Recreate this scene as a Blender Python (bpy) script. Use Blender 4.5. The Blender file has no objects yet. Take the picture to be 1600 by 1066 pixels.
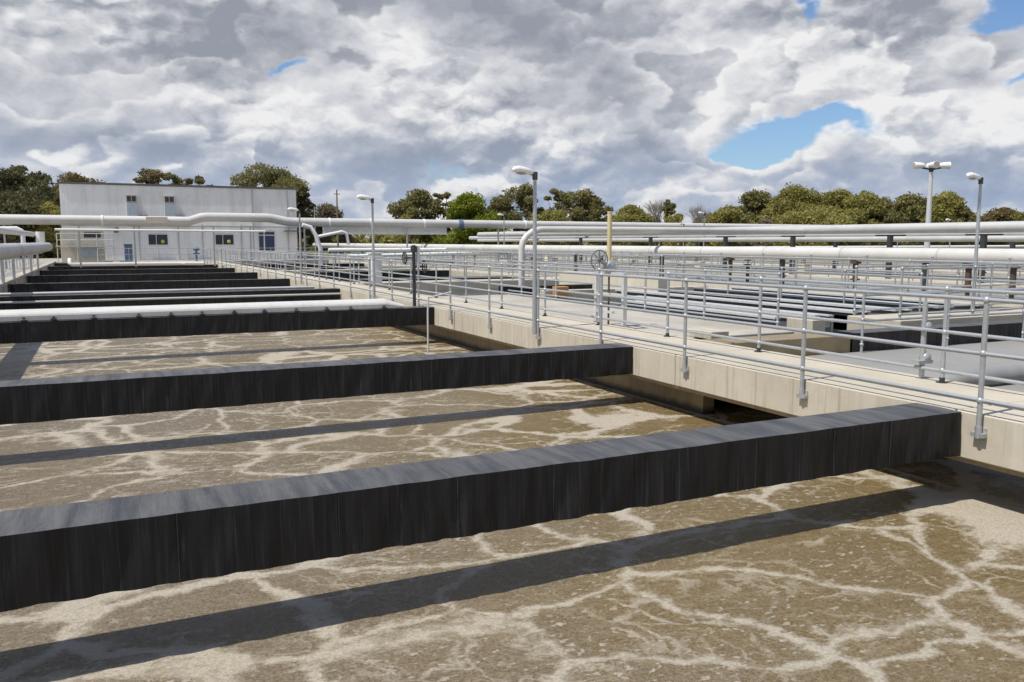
import bpy, math, random
from math import sin, cos, radians, pi, atan2, hypot
from mathutils import Vector, noise
import numpy as np
random.seed(7)
S = bpy.context.scene
C = S.collection

# ------------------------------------------------------------------ camera
cam = bpy.data.objects.new("camera", bpy.data.cameras.new("camera"))
C.objects.link(cam)
cam.location = (0, 0, 1.6)
cam.rotation_euler = (radians(90 - 6.712), 0, radians(-25.763))
cam.data.sensor_width = 36
cam.data.lens = 1317 / 1600 * 36
cam.data.clip_start = 0.05
cam.data.clip_end = 3000
S.camera = cam

# ------------------------------------------------------------------ light
SUN_EL = 61.5
sun = bpy.data.objects.new("sun", bpy.data.lights.new("sun", 'SUN'))
C.objects.link(sun)
sun.data.energy = 4.8
sun.data.angle = radians(0.55)
sun.data.color = (1.0, 0.955, 0.88)
dirv = Vector((0.54, 0.06, -1.0)).normalized()
sun.rotation_euler = dirv.to_track_quat('-Z', 'Y').to_euler()
S.view_settings.view_transform = 'Standard'
S.view_settings.look = 'None'
S.view_settings.exposure = 0.0
S.view_settings.gamma = 1.0
S.view_settings.use_curve_mapping = False

# ------------------------------------------------------------------ node helpers
class NT:
    def __init__(s, tree):
        s.t = tree; s.n = tree.nodes; s.l = tree.links
    def new(s, kind, **kw):
        n = s.n.new(kind)
        for k, v in kw.items(): setattr(n, k, v)
        return n
    def put(s, sock, v):
        if isinstance(v, bpy.types.NodeSocket): s.l.new(v, sock)
        elif v is not None: sock.default_value = v
    def math(s, op, a, b=None, c=None, clamp=False):
        n = s.new('ShaderNodeMath', operation=op); n.use_clamp = clamp
        s.put(n.inputs[0], a)
        if b is not None: s.put(n.inputs[1], b)
        if c is not None: s.put(n.inputs[2], c)
        return n.outputs[0]
    def vmath(s, op, a, b=None, scale=None):
        n = s.new('ShaderNodeVectorMath', operation=op)
        s.put(n.inputs[0], a)
        if b is not None: s.put(n.inputs[1], b)
        if scale is not None: s.put(n.inputs[3], scale)
        return n.outputs['Value'] if op in ('LENGTH', 'DOT_PRODUCT', 'DISTANCE') else n.outputs[0]
    def mix(s, f, a, b, mode='MIX'):
        n = s.new('ShaderNodeMix', data_type='RGBA', blend_type=mode)
        s.put(n.inputs[0], f); s.put(n.inputs[6], a); s.put(n.inputs[7], b)
        return n.outputs[2]
    def noise(s, vec, scale, detail=4, rough=0.5, dist=0.0, color=False, w=None):
        n = s.new('ShaderNodeTexNoise')
        if vec is not None: s.put(n.inputs['Vector'], vec)
        n.inputs['Scale'].default_value = scale; n.inputs['Detail'].default_value = detail
        n.inputs['Roughness'].default_value = rough; n.inputs['Distortion'].default_value = dist
        return n.outputs['Color'] if color else n.outputs[0]
    def vor(s, vec, scale, feature='DISTANCE_TO_EDGE', rnd=1.0, out=0):
        n = s.new('ShaderNodeTexVoronoi', feature=feature)
        s.put(n.inputs['Vector'], vec); n.inputs['Scale'].default_value = scale
        n.inputs['Randomness'].default_value = rnd
        return n.outputs[out]
    def rng(s, v, a, b, c=0.0, d=1.0, smooth=True):
        n = s.new('ShaderNodeMapRange'); n.interpolation_type = 'SMOOTHSTEP' if smooth else 'LINEAR'
        s.put(n.inputs[0], v); n.inputs[1].default_value = a; n.inputs[2].default_value = b
        n.inputs[3].default_value = c; n.inputs[4].default_value = d
        return n.outputs[0]
    def scale(s, vec, v):
        return s.vmath('MULTIPLY', vec, v)
    def bump(s, h, strength=0.3, dist=0.02, normal=None):
        n = s.new('ShaderNodeBump'); n.inputs['Strength'].default_value = strength
        n.inputs['Distance'].default_value = dist; s.put(n.inputs['Height'], h)
        if normal is not None: s.put(n.inputs['Normal'], normal)
        return n.outputs[0]
    def sep(s, vec):
        n = s.new('ShaderNodeSeparateXYZ'); s.put(n.inputs[0], vec); return n.outputs
    def comb(s, x, y, z):
        n = s.new('ShaderNodeCombineXYZ'); s.put(n.inputs[0], x); s.put(n.inputs[1], y); s.put(n.inputs[2], z)
        return n.outputs[0]

# ------------------------------------------------------------------ sky
W = bpy.data.worlds.new("World"); S.world = W; W.use_nodes = True
def make_world():
    t = NT(W.node_tree)
    for n in list(t.n): t.n.remove(n)
    out = t.new('ShaderNodeOutputWorld')
    tc = t.new('ShaderNodeTexCoord').outputs['Generated']
    sky = t.new('ShaderNodeTexSky', sky_type='NISHITA')
    sky.sun_disc = False
    sky.sun_elevation = radians(SUN_EL)
    sky.sun_rotation = atan2(-dirv.x, -dirv.y)
    sky.air_density = 1.0; sky.dust_density = 0.6; sky.ozone_density = 1.6
    bg_sky = t.new('ShaderNodeBackground'); bg_sky.inputs[1].default_value = 0.125
    t.l.new(t.mix(1.0, sky.outputs[0], (0.70, 0.83, 1.0, 1), 'MULTIPLY'), bg_sky.inputs[0])
    x, y, z = t.sep(tc)
    # warp the direction with billows, then read azimuth and elevation
    st = t.vmath('MULTIPLY', tc, (1.0, 1.0, 1.7))
    w1 = t.vmath('SUBTRACT', t.noise(st, 5.0, 4, 0.55, color=True), (0.5, 0.5, 0.5))
    w2 = t.vmath('SUBTRACT', t.noise(st, 22.0, 3, 0.6, color=True), (0.5, 0.5, 0.5))
    d = t.vmath('ADD', tc, t.vmath('MULTIPLY', w1, (0.15, 0.15, 0.10)))
    d = t.vmath('ADD', d, t.vmath('MULTIPLY', w2, (0.035, 0.035, 0.03)))
    dx, dy, dz = t.sep(d)
    az = t.math('ARCTAN2', dx, dy); el = t.math('ARCTAN2', dz, t.math('SQRT', t.math('ADD', t.math('MULTIPLY', dx, dx), t.math('MULTIPLY', dy, dy))))
    def blob(a0, e0, ra, re, amp):
        p = t.math('MULTIPLY', t.math('SUBTRACT', az, a0), 1 / ra); q = t.math('MULTIPLY', t.math('SUBTRACT', el, e0), 1 / re)
        r2 = t.math('ADD', t.math('MULTIPLY', p, p), t.math('MULTIPLY', q, q))
        return t.math('MULTIPLY', t.math('EXPONENT', t.math('MULTIPLY', r2, -1.0)), amp)
    def total(lst):
        acc = None
        for b in lst:
            v = blob(*b); acc = v if acc is None else t.math('ADD', acc, v)
        return acc
    # (azimuth, elevation, half widths, weight), radians, azimuth from +Y towards +X
    gaps = total(GAPS); dark = total(DARKS); bright = total(BRIGHTS)
    sb = t.vmath('ADD', st, t.vmath('MULTIPLY', w2, (0.040, 0.040, 0.040)))
    up = t.vmath('ADD', sb, (-0.010, 0.0, 0.022))
    n1 = t.noise(sb, 6.0, 6, 0.60); n2 = t.noise(up, 6.0, 6, 0.60)
    l1 = t.vor(sb, 15.0, 'F1'); l2 = t.vor(sb, 38.0, 'F1'); l1b = t.vor(up, 15.0, 'F1'); l2b = t.vor(t.vmath('ADD', sb, (-0.004, 0.0, 0.009)), 38.0, 'F1')
    lobes = t.math('ADD', l1, t.math('MULTIPLY', l2, 0.42))
    relief = t.math('ADD', t.math('MULTIPLY', t.math('SUBTRACT', n1, n2), RELIEF[0]), t.math('ADD', t.math('MULTIPLY', t.math('SUBTRACT', l1b, l1), RELIEF[1]), t.math('MULTIPLY', t.math('SUBTRACT', l2b, l2), RELIEF[2])))
    relief = t.math('MULTIPLY', relief, t.rng(t.noise(st, 3.0, 2, 0.5), 0.38, 0.62, 0.45, 1.25))
    # stacked heaps: bright scalloped heads cut against the dull base of the heap behind
    ff = t.math('ADD', t.math('MULTIPLY', dz, 11.0), t.math('MULTIPLY', t.math('SUBTRACT', t.noise(sb, 4.0, 3, 0.5), 0.5), 6.5))
    ff = t.math('ADD', ff, t.math('MULTIPLY', lobes, 0.50))
    saw = t.math('FRACT', ff)
    saw = t.math('MULTIPLY', t.math('POWER', saw, 1.8), t.rng(saw, 0.80, 1.0, 1.0, 0.0))
    msk = t.rng(t.noise(st, 5.0, 2, 0.5), 0.38, 0.60, 0.30, 1.0)
    heap = t.math('MULTIPLY', t.math('SUBTRACT', saw, 0.36), t.math('MULTIPLY', msk, HEAP))
    high = t.rng(z, 0.27, 0.60, 0.0, 0.80)
    cov = t.math('ADD', 0.66, t.math('MULTIPLY', t.math('SUBTRACT', n1, 0.5), 1.7))
    cov = t.math('ADD', cov, t.math('MULTIPLY', t.math('SUBTRACT', 0.55, lobes), 0.34))
    cov = t.math('SUBTRACT', t.math('SUBTRACT', cov, gaps), high)
    cover = t.rng(cov, -0.12, 0.26)
    shade = t.math('ADD', t.math('SUBTRACT', SHADE0, t.math('MULTIPLY', dark, 1.3)), bright)
    shade = t.math('ADD', t.math('ADD', shade, relief), heap)
    shade = t.math('ADD', shade, t.math('MULTIPLY', t.math('SUBTRACT', n1, 0.5), 0.5))
    edge = t.rng(cov, 0.02, 0.30, 0.14, 0.0)
    shade = t.math('ADD', shade, edge, clamp=True)
    ramp = t.new('ShaderNodeValToRGB')
    cr = ramp.color_ramp
    cr.elements[0].position = 0.0; cr.elements[0].color = (0.30, 0.325, 0.385, 1)
    cr.elements[1].position = 1.0; cr.elements[1].color = (0.86, 0.86, 0.865, 1)
    for p, c in ((0.28, (0.41, 0.43, 0.48)), (0.55, (0.58, 0.595, 0.64)), (0.8, (0.74, 0.745, 0.765))):
        e = cr.elements.new(p); e.color = (*c, 1)
    t.l.new(shade, ramp.inputs[0])
    # far clouds low on the horizon turn blue grey
    low = t.rng(z, 0.01, 0.17, 0.85, 0.0)
    shade_low = t.math('MULTIPLY', low, t.rng(shade, 0.35, 0.90, 1.0, 0.10))
    ccol = t.mix(shade_low, ramp.outputs[0], (0.32, 0.41, 0.58, 1))
    bg_c = t.new('ShaderNodeBackground'); t.l.new(ccol, bg_c.inputs[0]); bg_c.inputs[1].default_value = 1.0
    mx = t.new('ShaderNodeMixShader')
    t.l.new(cover, mx.inputs[0]); t.l.new(bg_sky.outputs[0], mx.inputs[1]); t.l.new(bg_c.outputs[0], mx.inputs[2])
    t.l.new(mx.outputs[0], out.inputs[0])
RELIEF = (2.8, 0.7, 0.4); SHADE0 = 0.66; HEAP = 0.60
# the clouds of the day, by compass direction and height above the horizon
GAPS= [(0.77, 0.113, 0.076, 0.021, 1.05), (0.833, 0.122, 0.039, 0.015, 0.8), (0.711, 0.093, 0.039, 0.012, 0.6), (0.984, 0.223, 0.042, 0.022, 1.0), (0.993, 0.149, 0.025, 0.009, 0.8), (0.787, 0.251, 0.017, 0.025, 0.75), (0.178, 0.184, 0.031, 0.007, 0.6), (0.427, 0.083, 0.064, 0.015, 0.45), (0.935, 0.209, 0.018, 0.012, 0.4), (0.729, 0.093, 0.042, 0.01, 0.4)]
DARKS= [(0.089, 0.221, 0.125, 0.042, 0.3), (0.178, 0.22, 0.084, 0.044, 0.18), (0.495, 0.242, 0.113, 0.047, 0.4), (0.374, 0.27, 0.105, 0.03, 0.22), (0.607, 0.139, 0.066, 0.045, 0.22), (0.629, 0.106, 0.058, 0.022, 0.25), (0.868, 0.216, 0.057, 0.034, 0.25), (-0.059, 0.162, 0.035, 0.011, 0.1), (-0.076, 0.122, 0.025, 0.026, 0.28), (0.076, 0.1, 0.085, 0.015, 0.38), (0.33, 0.087, 0.097, 0.022, 0.34), (0.525, 0.074, 0.067, 0.015, 0.15), (0.935, 0.072, 0.053, 0.017, 0.25), (0.777, 0.081, 0.054, 0.016, 0.14), (0.404, 0.148, 0.09, 0.03, 0.14), (0.643, 0.189, 0.044, 0.015, 0.08), (0.643, 0.083, 0.044, 0.013, 0.25), (0.905, 0.093, 0.055, 0.015, 0.2), (0.271, 0.246, 0.044, 0.045, 0.12), (0.9, 0.6, 1.2, 0.25, 0.2), (-0.9, 0.4, 0.6, 0.3, 0.2)]
BRIGHTS= [(-0.006, 0.212, 0.043, 0.019, 0.22), (-0.071, 0.186, 0.034, 0.013, 0.15), (0.031, 0.163, 0.057, 0.024, 0.22), (0.213, 0.155, 0.078, 0.029, 0.26), (0.33, 0.212, 0.03, 0.034, 0.28), (0.465, 0.264, 0.023, 0.015, 0.25), (0.694, 0.229, 0.057, 0.029, 0.28), (0.658, 0.12, 0.029, 0.026, 0.3), (0.743, 0.163, 0.083, 0.022, 0.2), (0.875, 0.128, 0.056, 0.024, 0.32), (0.97, 0.122, 0.034, 0.026, 0.25), (0.763, 0.086, 0.082, 0.011, 0.38), (0.856, 0.108, 0.024, 0.024, 0.34), (0.686, 0.119, 0.021, 0.029, 0.25), (-0.048, 0.085, 0.029, 0.015, 0.34), (0.227, 0.09, 0.029, 0.012, 0.22), (0.359, 0.129, 0.045, 0.011, 0.12), (0.599, 0.058, 0.111, 0.009, 0.15), (0.924, 0.082, 0.03, 0.013, 0.12)]
make_world()

# ------------------------------------------------------------------ materials
def material(name, build):
    m = bpy.data.materials.new(name); m.use_nodes = True
    t = NT(m.node_tree); b = t.n['Principled BSDF']
    build(t, b); return m
def P(b, k, v, t=None):
    if isinstance(v, bpy.types.NodeSocket): t.l.new(v, b.inputs[k])
    else: b.inputs[k].default_value = v
def geo(t): return t.new('ShaderNodeNewGeometry').outputs['Position']
def obc(t): return t.new('ShaderNodeTexCoord').outputs['Object']

def m_painted(name, col, rough=0.45, metal=0.0, dirt=0.15, sc=3.0, streak=0.0, spec=0.5):
    def f(t, b):
        p = geo(t)
        n = t.noise(p, sc, 6, 0.6)
        n2 = t.noise(t.scale(p, (9, 9, 1.0)), 1.0, 5, 0.6)
        k = t.math('ADD', t.math('MULTIPLY', t.rng(n, 0.3, 0.75), dirt), t.math('MULTIPLY', t.rng(n2, 0.45, 0.8), streak))
        dk = tuple(c * 0.45 for c in col)
        P(b, 'Base Color', t.mix(k, (*col, 1), (dk[0], dk[1] * 0.97, dk[2] * 0.9, 1)), t)
        P(b, 'Roughness', t.rng(n, 0.2, 0.8, rough * 0.8, min(1, rough * 1.25)), t); P(b, 'Metallic', metal); P(b, 'Specular IOR Level', spec)
        P(b, 'Normal', t.bump(t.noise(p, sc * 14, 4), 0.12, 0.01), t)
    return material(name, f)

def f_concrete(t, b):
    p = geo(t)
    n = t.noise(p, 0.7, 7, 0.62); n2 = t.noise(p, 6.0, 8, 0.7)
    st = t.noise(t.scale(p, (1.0, 5.0, 0.35)), 1.0, 6, 0.65)           # runs down the face
    st2 = t.noise(t.scale(p, (1.0, 17.0, 0.5)), 1.0, 5, 0.6)
    c = t.mix(t.rng(n, 0.3, 0.7), (0.53, 0.48, 0.385, 1), (0.44, 0.395, 0.31, 1))
    c = t.mix(t.math('MULTIPLY', t.rng(n2, 0.45, 0.8), 0.30), c, (0.30, 0.27, 0.21, 1))
    nz = t.sep(t.new('ShaderNodeNewGeometry').outputs['Normal'])[2]
    side = t.rng(nz, 0.3, 0.6, 1.0, 0.0)
    c = t.mix(t.math('MULTIPLY', t.rng(st, 0.50, 0.68), t.math('MULTIPLY', side, 0.5)), c, (0.60, 0.565, 0.48, 1))
    c = t.mix(t.math('MULTIPLY', t.rng(st2, 0.54, 0.70), t.math('MULTIPLY', side, 0.60)), c, (0.27, 0.22, 0.14, 1))
    # thin dark lines, sunk in the bump, near the edge of the walkway top
    x, y, z = t.sep(p)
    g = t.math('SINE', t.math('MULTIPLY', x, 2 * pi / 0.10))
    band = t.math('MULTIPLY', t.rng(x, 7.36, 7.38), t.rng(x, 7.90, 7.92, 1.0, 0.0))
    band = t.math('MULTIPLY', band, t.math('SUBTRACT', 1.0, side))
    gm = t.math('MULTIPLY', t.rng(g, 0.86, 1.0), band)
    c = t.mix(t.math('MULTIPLY', gm, 0.45), c, (0.14, 0.125, 0.10, 1))
    P(b, 'Base Color', c, t); P(b, 'Roughness', 0.85)
    h = t.math('SUBTRACT', t.noise(p, 40, 6, 0.7), t.math('MULTIPLY', gm, 1.2))
    P(b, 'Normal', t.bump(h, 0.35, 0.006), t)
M_CONC = material('weathered_concrete', f_concrete)

def f_concrete_pale(t, b):
    p = geo(t)
    n = t.noise(p, 0.5, 7, 0.62); n2 = t.noise(p, 5.0, 8, 0.7)
    c = t.mix(t.rng(n, 0.3, 0.7), (0.48, 0.45, 0.39, 1), (0.33, 0.30, 0.25, 1))
    c = t.mix(t.math('MULTIPLY', t.rng(n2, 0.45, 0.8), 0.3), c, (0.2, 0.17, 0.12, 1))
    P(b, 'Base Color', c, t); P(b, 'Roughness', 0.88); P(b, 'Normal', t.bump(n2, 0.3, 0.01), t)
M_CONC2 = material('grey_concrete', f_concrete_pale)

def f_wetwall(t, b):
    p = geo(t); x, y, z = t.sep(p)
    zz = t.math('ADD', z, t.math('MULTIPLY', t.noise(t.scale(p, (1, 3, 1)), 1.2, 6, 0.6), 0.12))
    tide = t.rng(zz, -0.80, -0.68)
    n = t.noise(t.scale(p, (1, 7, 0.8)), 1.0, 6, 0.6)
    c = t.mix(t.rng(n, 0.35, 0.7), (0.30, 0.235, 0.13, 1), (0.20, 0.155, 0.085, 1))
    c = t.mix(tide, (0.035, 0.03, 0.022, 1), c)
    P(b, 'Base Color', c, t); P(b, 'Roughness', 0.45); P(b, 'Normal', t.bump(t.noise(p, 20, 5), 0.3, 0.01), t)
M_WETWALL = material('stained_wet_concrete', f_wetwall)

def f_beam(t, b):
    o = obc(t)
    a = t.noise(t.scale(o, (7, 0.8, 0.55)), 1.0, 5, 0.6, 0.6)
    a2 = t.noise(t.scale(o, (30, 1.5, 0.9)), 1.0, 6, 0.68, 0.4)
    a3 = t.noise(t.scale(o, (2.2, 1.5, 0.5)), 1.0, 4, 0.5)
    c = t.mix(t.rng(a, 0.35, 0.70), (0.006, 0.006, 0.007, 1), (0.017, 0.017, 0.019, 1))
    c = t.mix(t.math('MULTIPLY', t.rng(a2, 0.50, 0.74), t.rng(a3, 0.3, 0.7, 0.25, 1.0)), c, (0.062, 0.063, 0.070, 1))
    c = t.mix(t.math('MULTIPLY', t.rng(a3, 0.52, 0.72), 0.35), c, (0.024, 0.024, 0.026, 1))
    nz = t.sep(t.new('ShaderNodeNewGeometry').outputs['Normal'])[2]
    top = t.rng(nz, 0.5, 0.9)
    sheen = t.noise(t.scale(o, (4.2, 0.45, 1)), 1.5, 6, 0.66, 0.5)
    tc_ = t.mix(t.rng(sheen, 0.32, 0.68), (0.045, 0.048, 0.056, 1), (0.120, 0.117, 0.113, 1))  # sky sheen on the upward faces, painted in as a paler grey
    c = t.mix(t.math('MULTIPLY', top, 0.88), c, tc_)
    P(b, 'Base Color', c, t)
    P(b, 'Roughness', t.rng(a3, 0.3, 0.7, 0.34, 0.58), t); P(b, 'Specular IOR Level', 0.33)
    h = t.math('ADD', t.noise(t.scale(o, (11, 2.5, 0.7)), 1.0, 4, 0.5, 0.5), t.math('MULTIPLY', a2, 0.3))
    P(b, 'Normal', t.bump(h, 0.8, 0.03), t)
M_BEAM = material('black_sheet_cover', f_beam)
M_SEAM = m_painted('pale_seam', (0.05, 0.05, 0.054), 0.6, dirt=0.9, sc=14)

def f_foam(t, b):
    p = geo(t)
    q = t.scale(p, (0.80, 1.0, 1.0))
    w = t.vmath('SUBTRACT', t.noise(q, 0.42, 4, 0.5, color=True), (0.5, 0.5, 0.5))
    qw = t.vmath('ADD', q, t.vmath('MULTIPLY', w, (2.0, 2.0, 0.0)))
    w2 = t.vmath('SUBTRACT', t.noise(q, 2.2, 6, 0.65, color=True), (0.5, 0.5, 0.5))
    qw2 = t.vmath('ADD', qw, t.vmath('MULTIPLY', w2, (0.42, 0.42, 0.0)))
    e1 = t.vor(qw2, 0.92); e2 = t.vor(t.vmath('ADD', qw2, (3.7, 9.1, 0)), 2.1); e3 = t.vor(t.vmath('ADD', qw2, (1.3, 2.9, 0)), 4.6)
    big = t.noise(q, 0.30, 4, 0.5, 0.4)
    xw = t.rng(t.sep(p)[0], 0.0, 7.0, 0.45, 1.15, False)
    wid = t.math('MULTIPLY', t.rng(big, 0.48, 0.74, 0.004, 0.15), xw)
    fine = t.noise(p, 42, 5, 0.8); mid = t.noise(t.scale(p, (1, 1.4, 1)), 6.0, 8, 0.72)
    rag = t.math('MULTIPLY', t.math('SUBTRACT', mid, 0.5), 0.26)
    v1 = t.rng(t.math('SUBTRACT', t.math('ADD', e1, rag), wid), -0.01, 0.07, 1.0, 0.0)
    brk = t.rng(t.noise(q, 0.9, 4, 0.6), 0.46, 0.60)
    v2 = t.math('MULTIPLY', t.rng(t.math('ADD', e2, rag), 0.0, 0.06, 1.0, 0.0), t.math('MULTIPLY', brk, 0.75))
    v3 = t.math('MULTIPLY', t.rng(t.math('ADD', e3, rag), 0.0, 0.08, 1.0, 0.0), t.rng(t.noise(q, 1.3, 3, 0.6), 0.50, 0.66, 0.0, 0.55))
    v2 = t.math('MAXIMUM', v2, v3)
    sp_n = t.noise(t.scale(p, (1, 1.7, 1)), 11.0, 5, 0.6)
    spk = t.math('MULTIPLY', t.rng(sp_n, 0.57, 0.63), t.rng(t.noise(q, 0.7, 4), 0.40, 0.60, 0.0, 0.85))
    foam = t.math('MAXIMUM', t.math('MAXIMUM', v1, v2), spk)
    px_ = t.sep(p)[0]
    rim = t.math('MULTIPLY', t.rng(t.math('ADD', px_, t.math('MULTIPLY', mid, 0.5)), 7.86, 7.98), t.rng(px_, 7.75, 7.76, 1.0, 0.0))
    foam = t.math('MAXIMUM', foam, rim)
    grain = t.rng(fine, 0.38, 0.62)
    tone = t.noise(q, 0.45, 6, 0.6)
    x, y, z = t.sep(p)
    nearwall = t.math('ADD', t.math('MULTIPLY', x, 0.09), t.math('MULTIPLY', tone, 0.9))
    brown = t.mix(t.rng(nearwall, 0.35, 1.1), (0.255, 0.208, 0.148, 1), (0.240, 0.175, 0.080, 1))  # brown paler and greyer to the left: sky sheen painted into the colour
    brown = t.mix(t.math('MULTIPLY', grain, 0.75), brown, (0.100, 0.068, 0.025, 1))
    brown = t.mix(t.math('MULTIPLY', t.rng(mid, 0.50, 0.75), 0.55), brown, (0.35, 0.29, 0.195, 1))
    fo = t.mix(t.rng(fine, 0.35, 0.65), (0.50, 0.445, 0.355, 1), (0.34, 0.295, 0.22, 1))
    c = t.mix(foam, brown, fo)
    P(b, 'Base Color', c, t)
    r = t.mix(foam, (0.20, 0.20, 0.20, 1), (0.65, 0.65, 0.65, 1))
    P(b, 'Roughness', r, t); b.inputs['IOR'].default_value = 1.42
    rip = t.noise(t.scale(p, (1.5, 3.2, 1)), 3.0, 4, 0.6)
    h = t.math('ADD', t.math('ADD', t.math('MULTIPLY', mid, 0.7), t.math('MULTIPLY', fine, 0.45)), t.math('MULTIPLY', foam, 0.35))
    h = t.math('ADD', h, t.math('MULTIPLY', rip, 1.3))
    P(b, 'Normal', t.bump(h, 0.7, 0.035), t)
M_FOAM = material('foamy_brown_water', f_foam)

def f_calm(t, b):
    p = geo(t)
    n = t.noise(p, 0.35, 5, 0.6)
    c = t.mix(t.rng(n, 0.35, 0.7), (0.035, 0.042, 0.040, 1), (0.075, 0.082, 0.075, 1))
    P(b, 'Base Color', c, t); P(b, 'Roughness', 0.10); b.inputs['IOR'].default_value = 1.33
    P(b, 'Normal', t.bump(t.noise(p, 2.5, 4, 0.55), 0.16, 0.03), t)
M_CALM = material('calm_grey_water', f_calm)

def f_pipe(t, b, base=(0.66, 0.65, 0.63), dark=(0.36, 0.32, 0.27), rough=0.38, metal=0.25):
    p = geo(t)
    n = t.noise(p, 1.2, 6, 0.6); n2 = t.noise(p, 12.0, 6, 0.65)
    c = t.mix(t.math('ADD', t.math('MULTIPLY', t.rng(n, 0.4, 0.75), 0.25), t.math('MULTIPLY', t.rng(n2, 0.5, 0.8), 0.22)), (*base, 1), (*dark, 1))
    P(b, 'Base Color', c, t); P(b, 'Roughness', t.rng(n2, 0.2, 0.8, rough, rough + 0.2), t); P(b, 'Metallic', metal)
    P(b, 'Normal', t.bump(n, 0.15, 0.02), t)
M_PIPE = material('silver_pipe', lambda t, b: f_pipe(t, b, (0.52, 0.52, 0.51), (0.26, 0.25, 0.23), 0.45, 0.15))
M_PIPEW = material('white_pipe', lambda t, b: f_pipe(t, b, (0.60, 0.585, 0.55), (0.36, 0.32, 0.27), 0.42, 0.05))
M_GALV = m_painted('galvanised_steel', (0.47, 0.49, 0.50), 0.42, 0.45, 0.35, 12)
M_GALVL = m_painted('pale_steel', (0.62, 0.63, 0.62), 0.45, 0.15, 0.3, 8)
M_DARK = m_painted('dark_steel', (0.05, 0.052, 0.055), 0.5, 0.2, 0.3, 6)
M_RUST = m_painted('rusty_iron', (0.10, 0.065, 0.045), 0.8, 0.0, 0.6, 9)
M_WHITE = m_painted('white_enamel', (0.82, 0.81, 0.78), 0.35, 0.0, 0.1, 5)
M_LENS = m_painted('grey_diffuser', (0.42, 0.38, 0.32), 0.3, 0.0, 0.3, 9)
M_YEL = m_painted('cream_timber', (0.62, 0.52, 0.30), 0.7, 0.0, 0.2, 7)
M_BLUE = m_painted('blue_enamel', (0.12, 0.18, 0.27), 0.4, 0.0, 0.2, 7)
M_NAVY = m_painted('navy_panel', (0.03, 0.045, 0.11), 0.35, 0.0, 0.2, 7)
M_ORANGE = m_painted('orange_panel', (0.55, 0.26, 0.08), 0.5, 0.0, 0.2, 7)
M_YDISC = m_painted('yellow_panel', (0.55, 0.48, 0.12), 0.5, 0.0, 0.2, 7)
M_DUCT = m_painted('pale_blue_duct', (0.46, 0.53, 0.57), 0.5, 0.1, 0.25, 4)
M_GLASS = m_painted('dark_glass', (0.03, 0.035, 0.05), 0.12, 0.0, 0.2, 4)
M_TROUGH = m_painted('grey_trough', (0.44, 0.46, 0.46), 0.5, 0.2, 0.35, 3)
M_DECKP = m_painted('pale_deck', (0.62, 0.61, 0.58), 0.6, 0.0, 0.25, 2.0, 0.2)
M_COVER = m_painted('smooth_grey_cover', (0.30, 0.29, 0.27), 0.6, 0.0, 0.3, 0.8, 0.1)
M_DULL = m_painted('dull_grey_pipe', (0.26, 0.26, 0.255), 0.6, 0.0, 0.3, 4)
M_TSIDE = m_painted('shaded_trough_side', (0.13, 0.14, 0.15), 0.5, 0.1, 0.3, 3)  # darker copy of the trough grey: shade painted into the side colour
M_TRIM = m_painted('dark_trim', (0.12, 0.12, 0.12), 0.6)
M_CREAM = m_painted('cream_render', (0.66, 0.60, 0.48), 0.8, 0.0, 0.2, 3, 0.15)

def f_wall(t, b):
    p = geo(t); x, y, z = t.sep(p)
    n = t.noise(t.scale(p, (1.6, 1.6, 0.22)), 1.0, 7, 0.62); n2 = t.noise(p, 1.2, 8, 0.65)
    wv = t.math('SINE', t.math('MULTIPLY', x, 2 * pi / 0.19))
    c = t.mix(t.math('MULTIPLY', t.rng(n, 0.40, 0.75), 0.5), (0.84, 0.83, 0.80, 1), (0.58, 0.55, 0.50, 1))
    c = t.mix(t.math('MULTIPLY', t.rng(n2, 0.5, 0.8), 0.25), c, (0.44, 0.42, 0.40, 1))
    c = t.mix(t.rng(wv, 0.4, 1.0, 0.0, 0.05), c, (0.38, 0.38, 0.39, 1))
    P(b, 'Base Color', c, t); P(b, 'Roughness', 0.6); P(b, 'Normal', t.bump(wv, 0.25, 0.01), t)
M_WALL = material('ribbed_wall_sheet', f_wall)

def f_ground(t, b):
    p = geo(t)
    n = t.noise(p, 0.08, 8, 0.6); n2 = t.noise(p, 3, 8, 0.7)
    x, y, z = t.sep(p)
    far = t.rng(t.vmath('LENGTH', p), 85, 110)
    c = t.mix(t.rng(n2, 0.3, 0.7), (0.38, 0.36, 0.32, 1), (0.24, 0.225, 0.20, 1))
    g = t.mix(t.rng(n, 0.35, 0.65), (0.07, 0.10, 0.03, 1), (0.14, 0.13, 0.06, 1))
    P(b, 'Base Color', t.mix(far, c, g), t); P(b, 'Roughness', 0.95); P(b, 'Normal', t.bump(n2, 0.4, 0.02), t)
M_GROUND = material('gravel_and_grass', f_ground)

def m_leaf(name, c1, c2):
    def f(t, b):
        p = geo(t)
        n = t.noise(p, 0.55, 4, 0.6); n2 = t.noise(p, 2.0, 3, 0.6)
        k = t.math('ADD', t.math('MULTIPLY', t.rng(n, 0.35, 0.68), 0.65), t.math('MULTIPLY', t.rng(n2, 0.3, 0.7), 0.35))
        c = t.mix(k, (*c1, 1), (*c2, 1))
        P(b, 'Base Color', c, t); P(b, 'Roughness', 0.7); P(b, 'Specular IOR Level', 0.15)
        tr = t.new('ShaderNodeBsdfTranslucent'); t.l.new(c, tr.inputs[0])
        mx = t.new('ShaderNodeMixShader'); mx.inputs[0].default_value = 0.42
        out = t.n['Material Output']
        t.l.new(b.outputs[0], mx.inputs[1]); t.l.new(tr.outputs[0], mx.inputs[2]); t.l.new(mx.outputs[0], out.inputs[0])
    return material(name, f)
L_EUC = m_leaf('gum_leaves', (0.17, 0.16, 0.065), (0.31, 0.28, 0.11))
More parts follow.
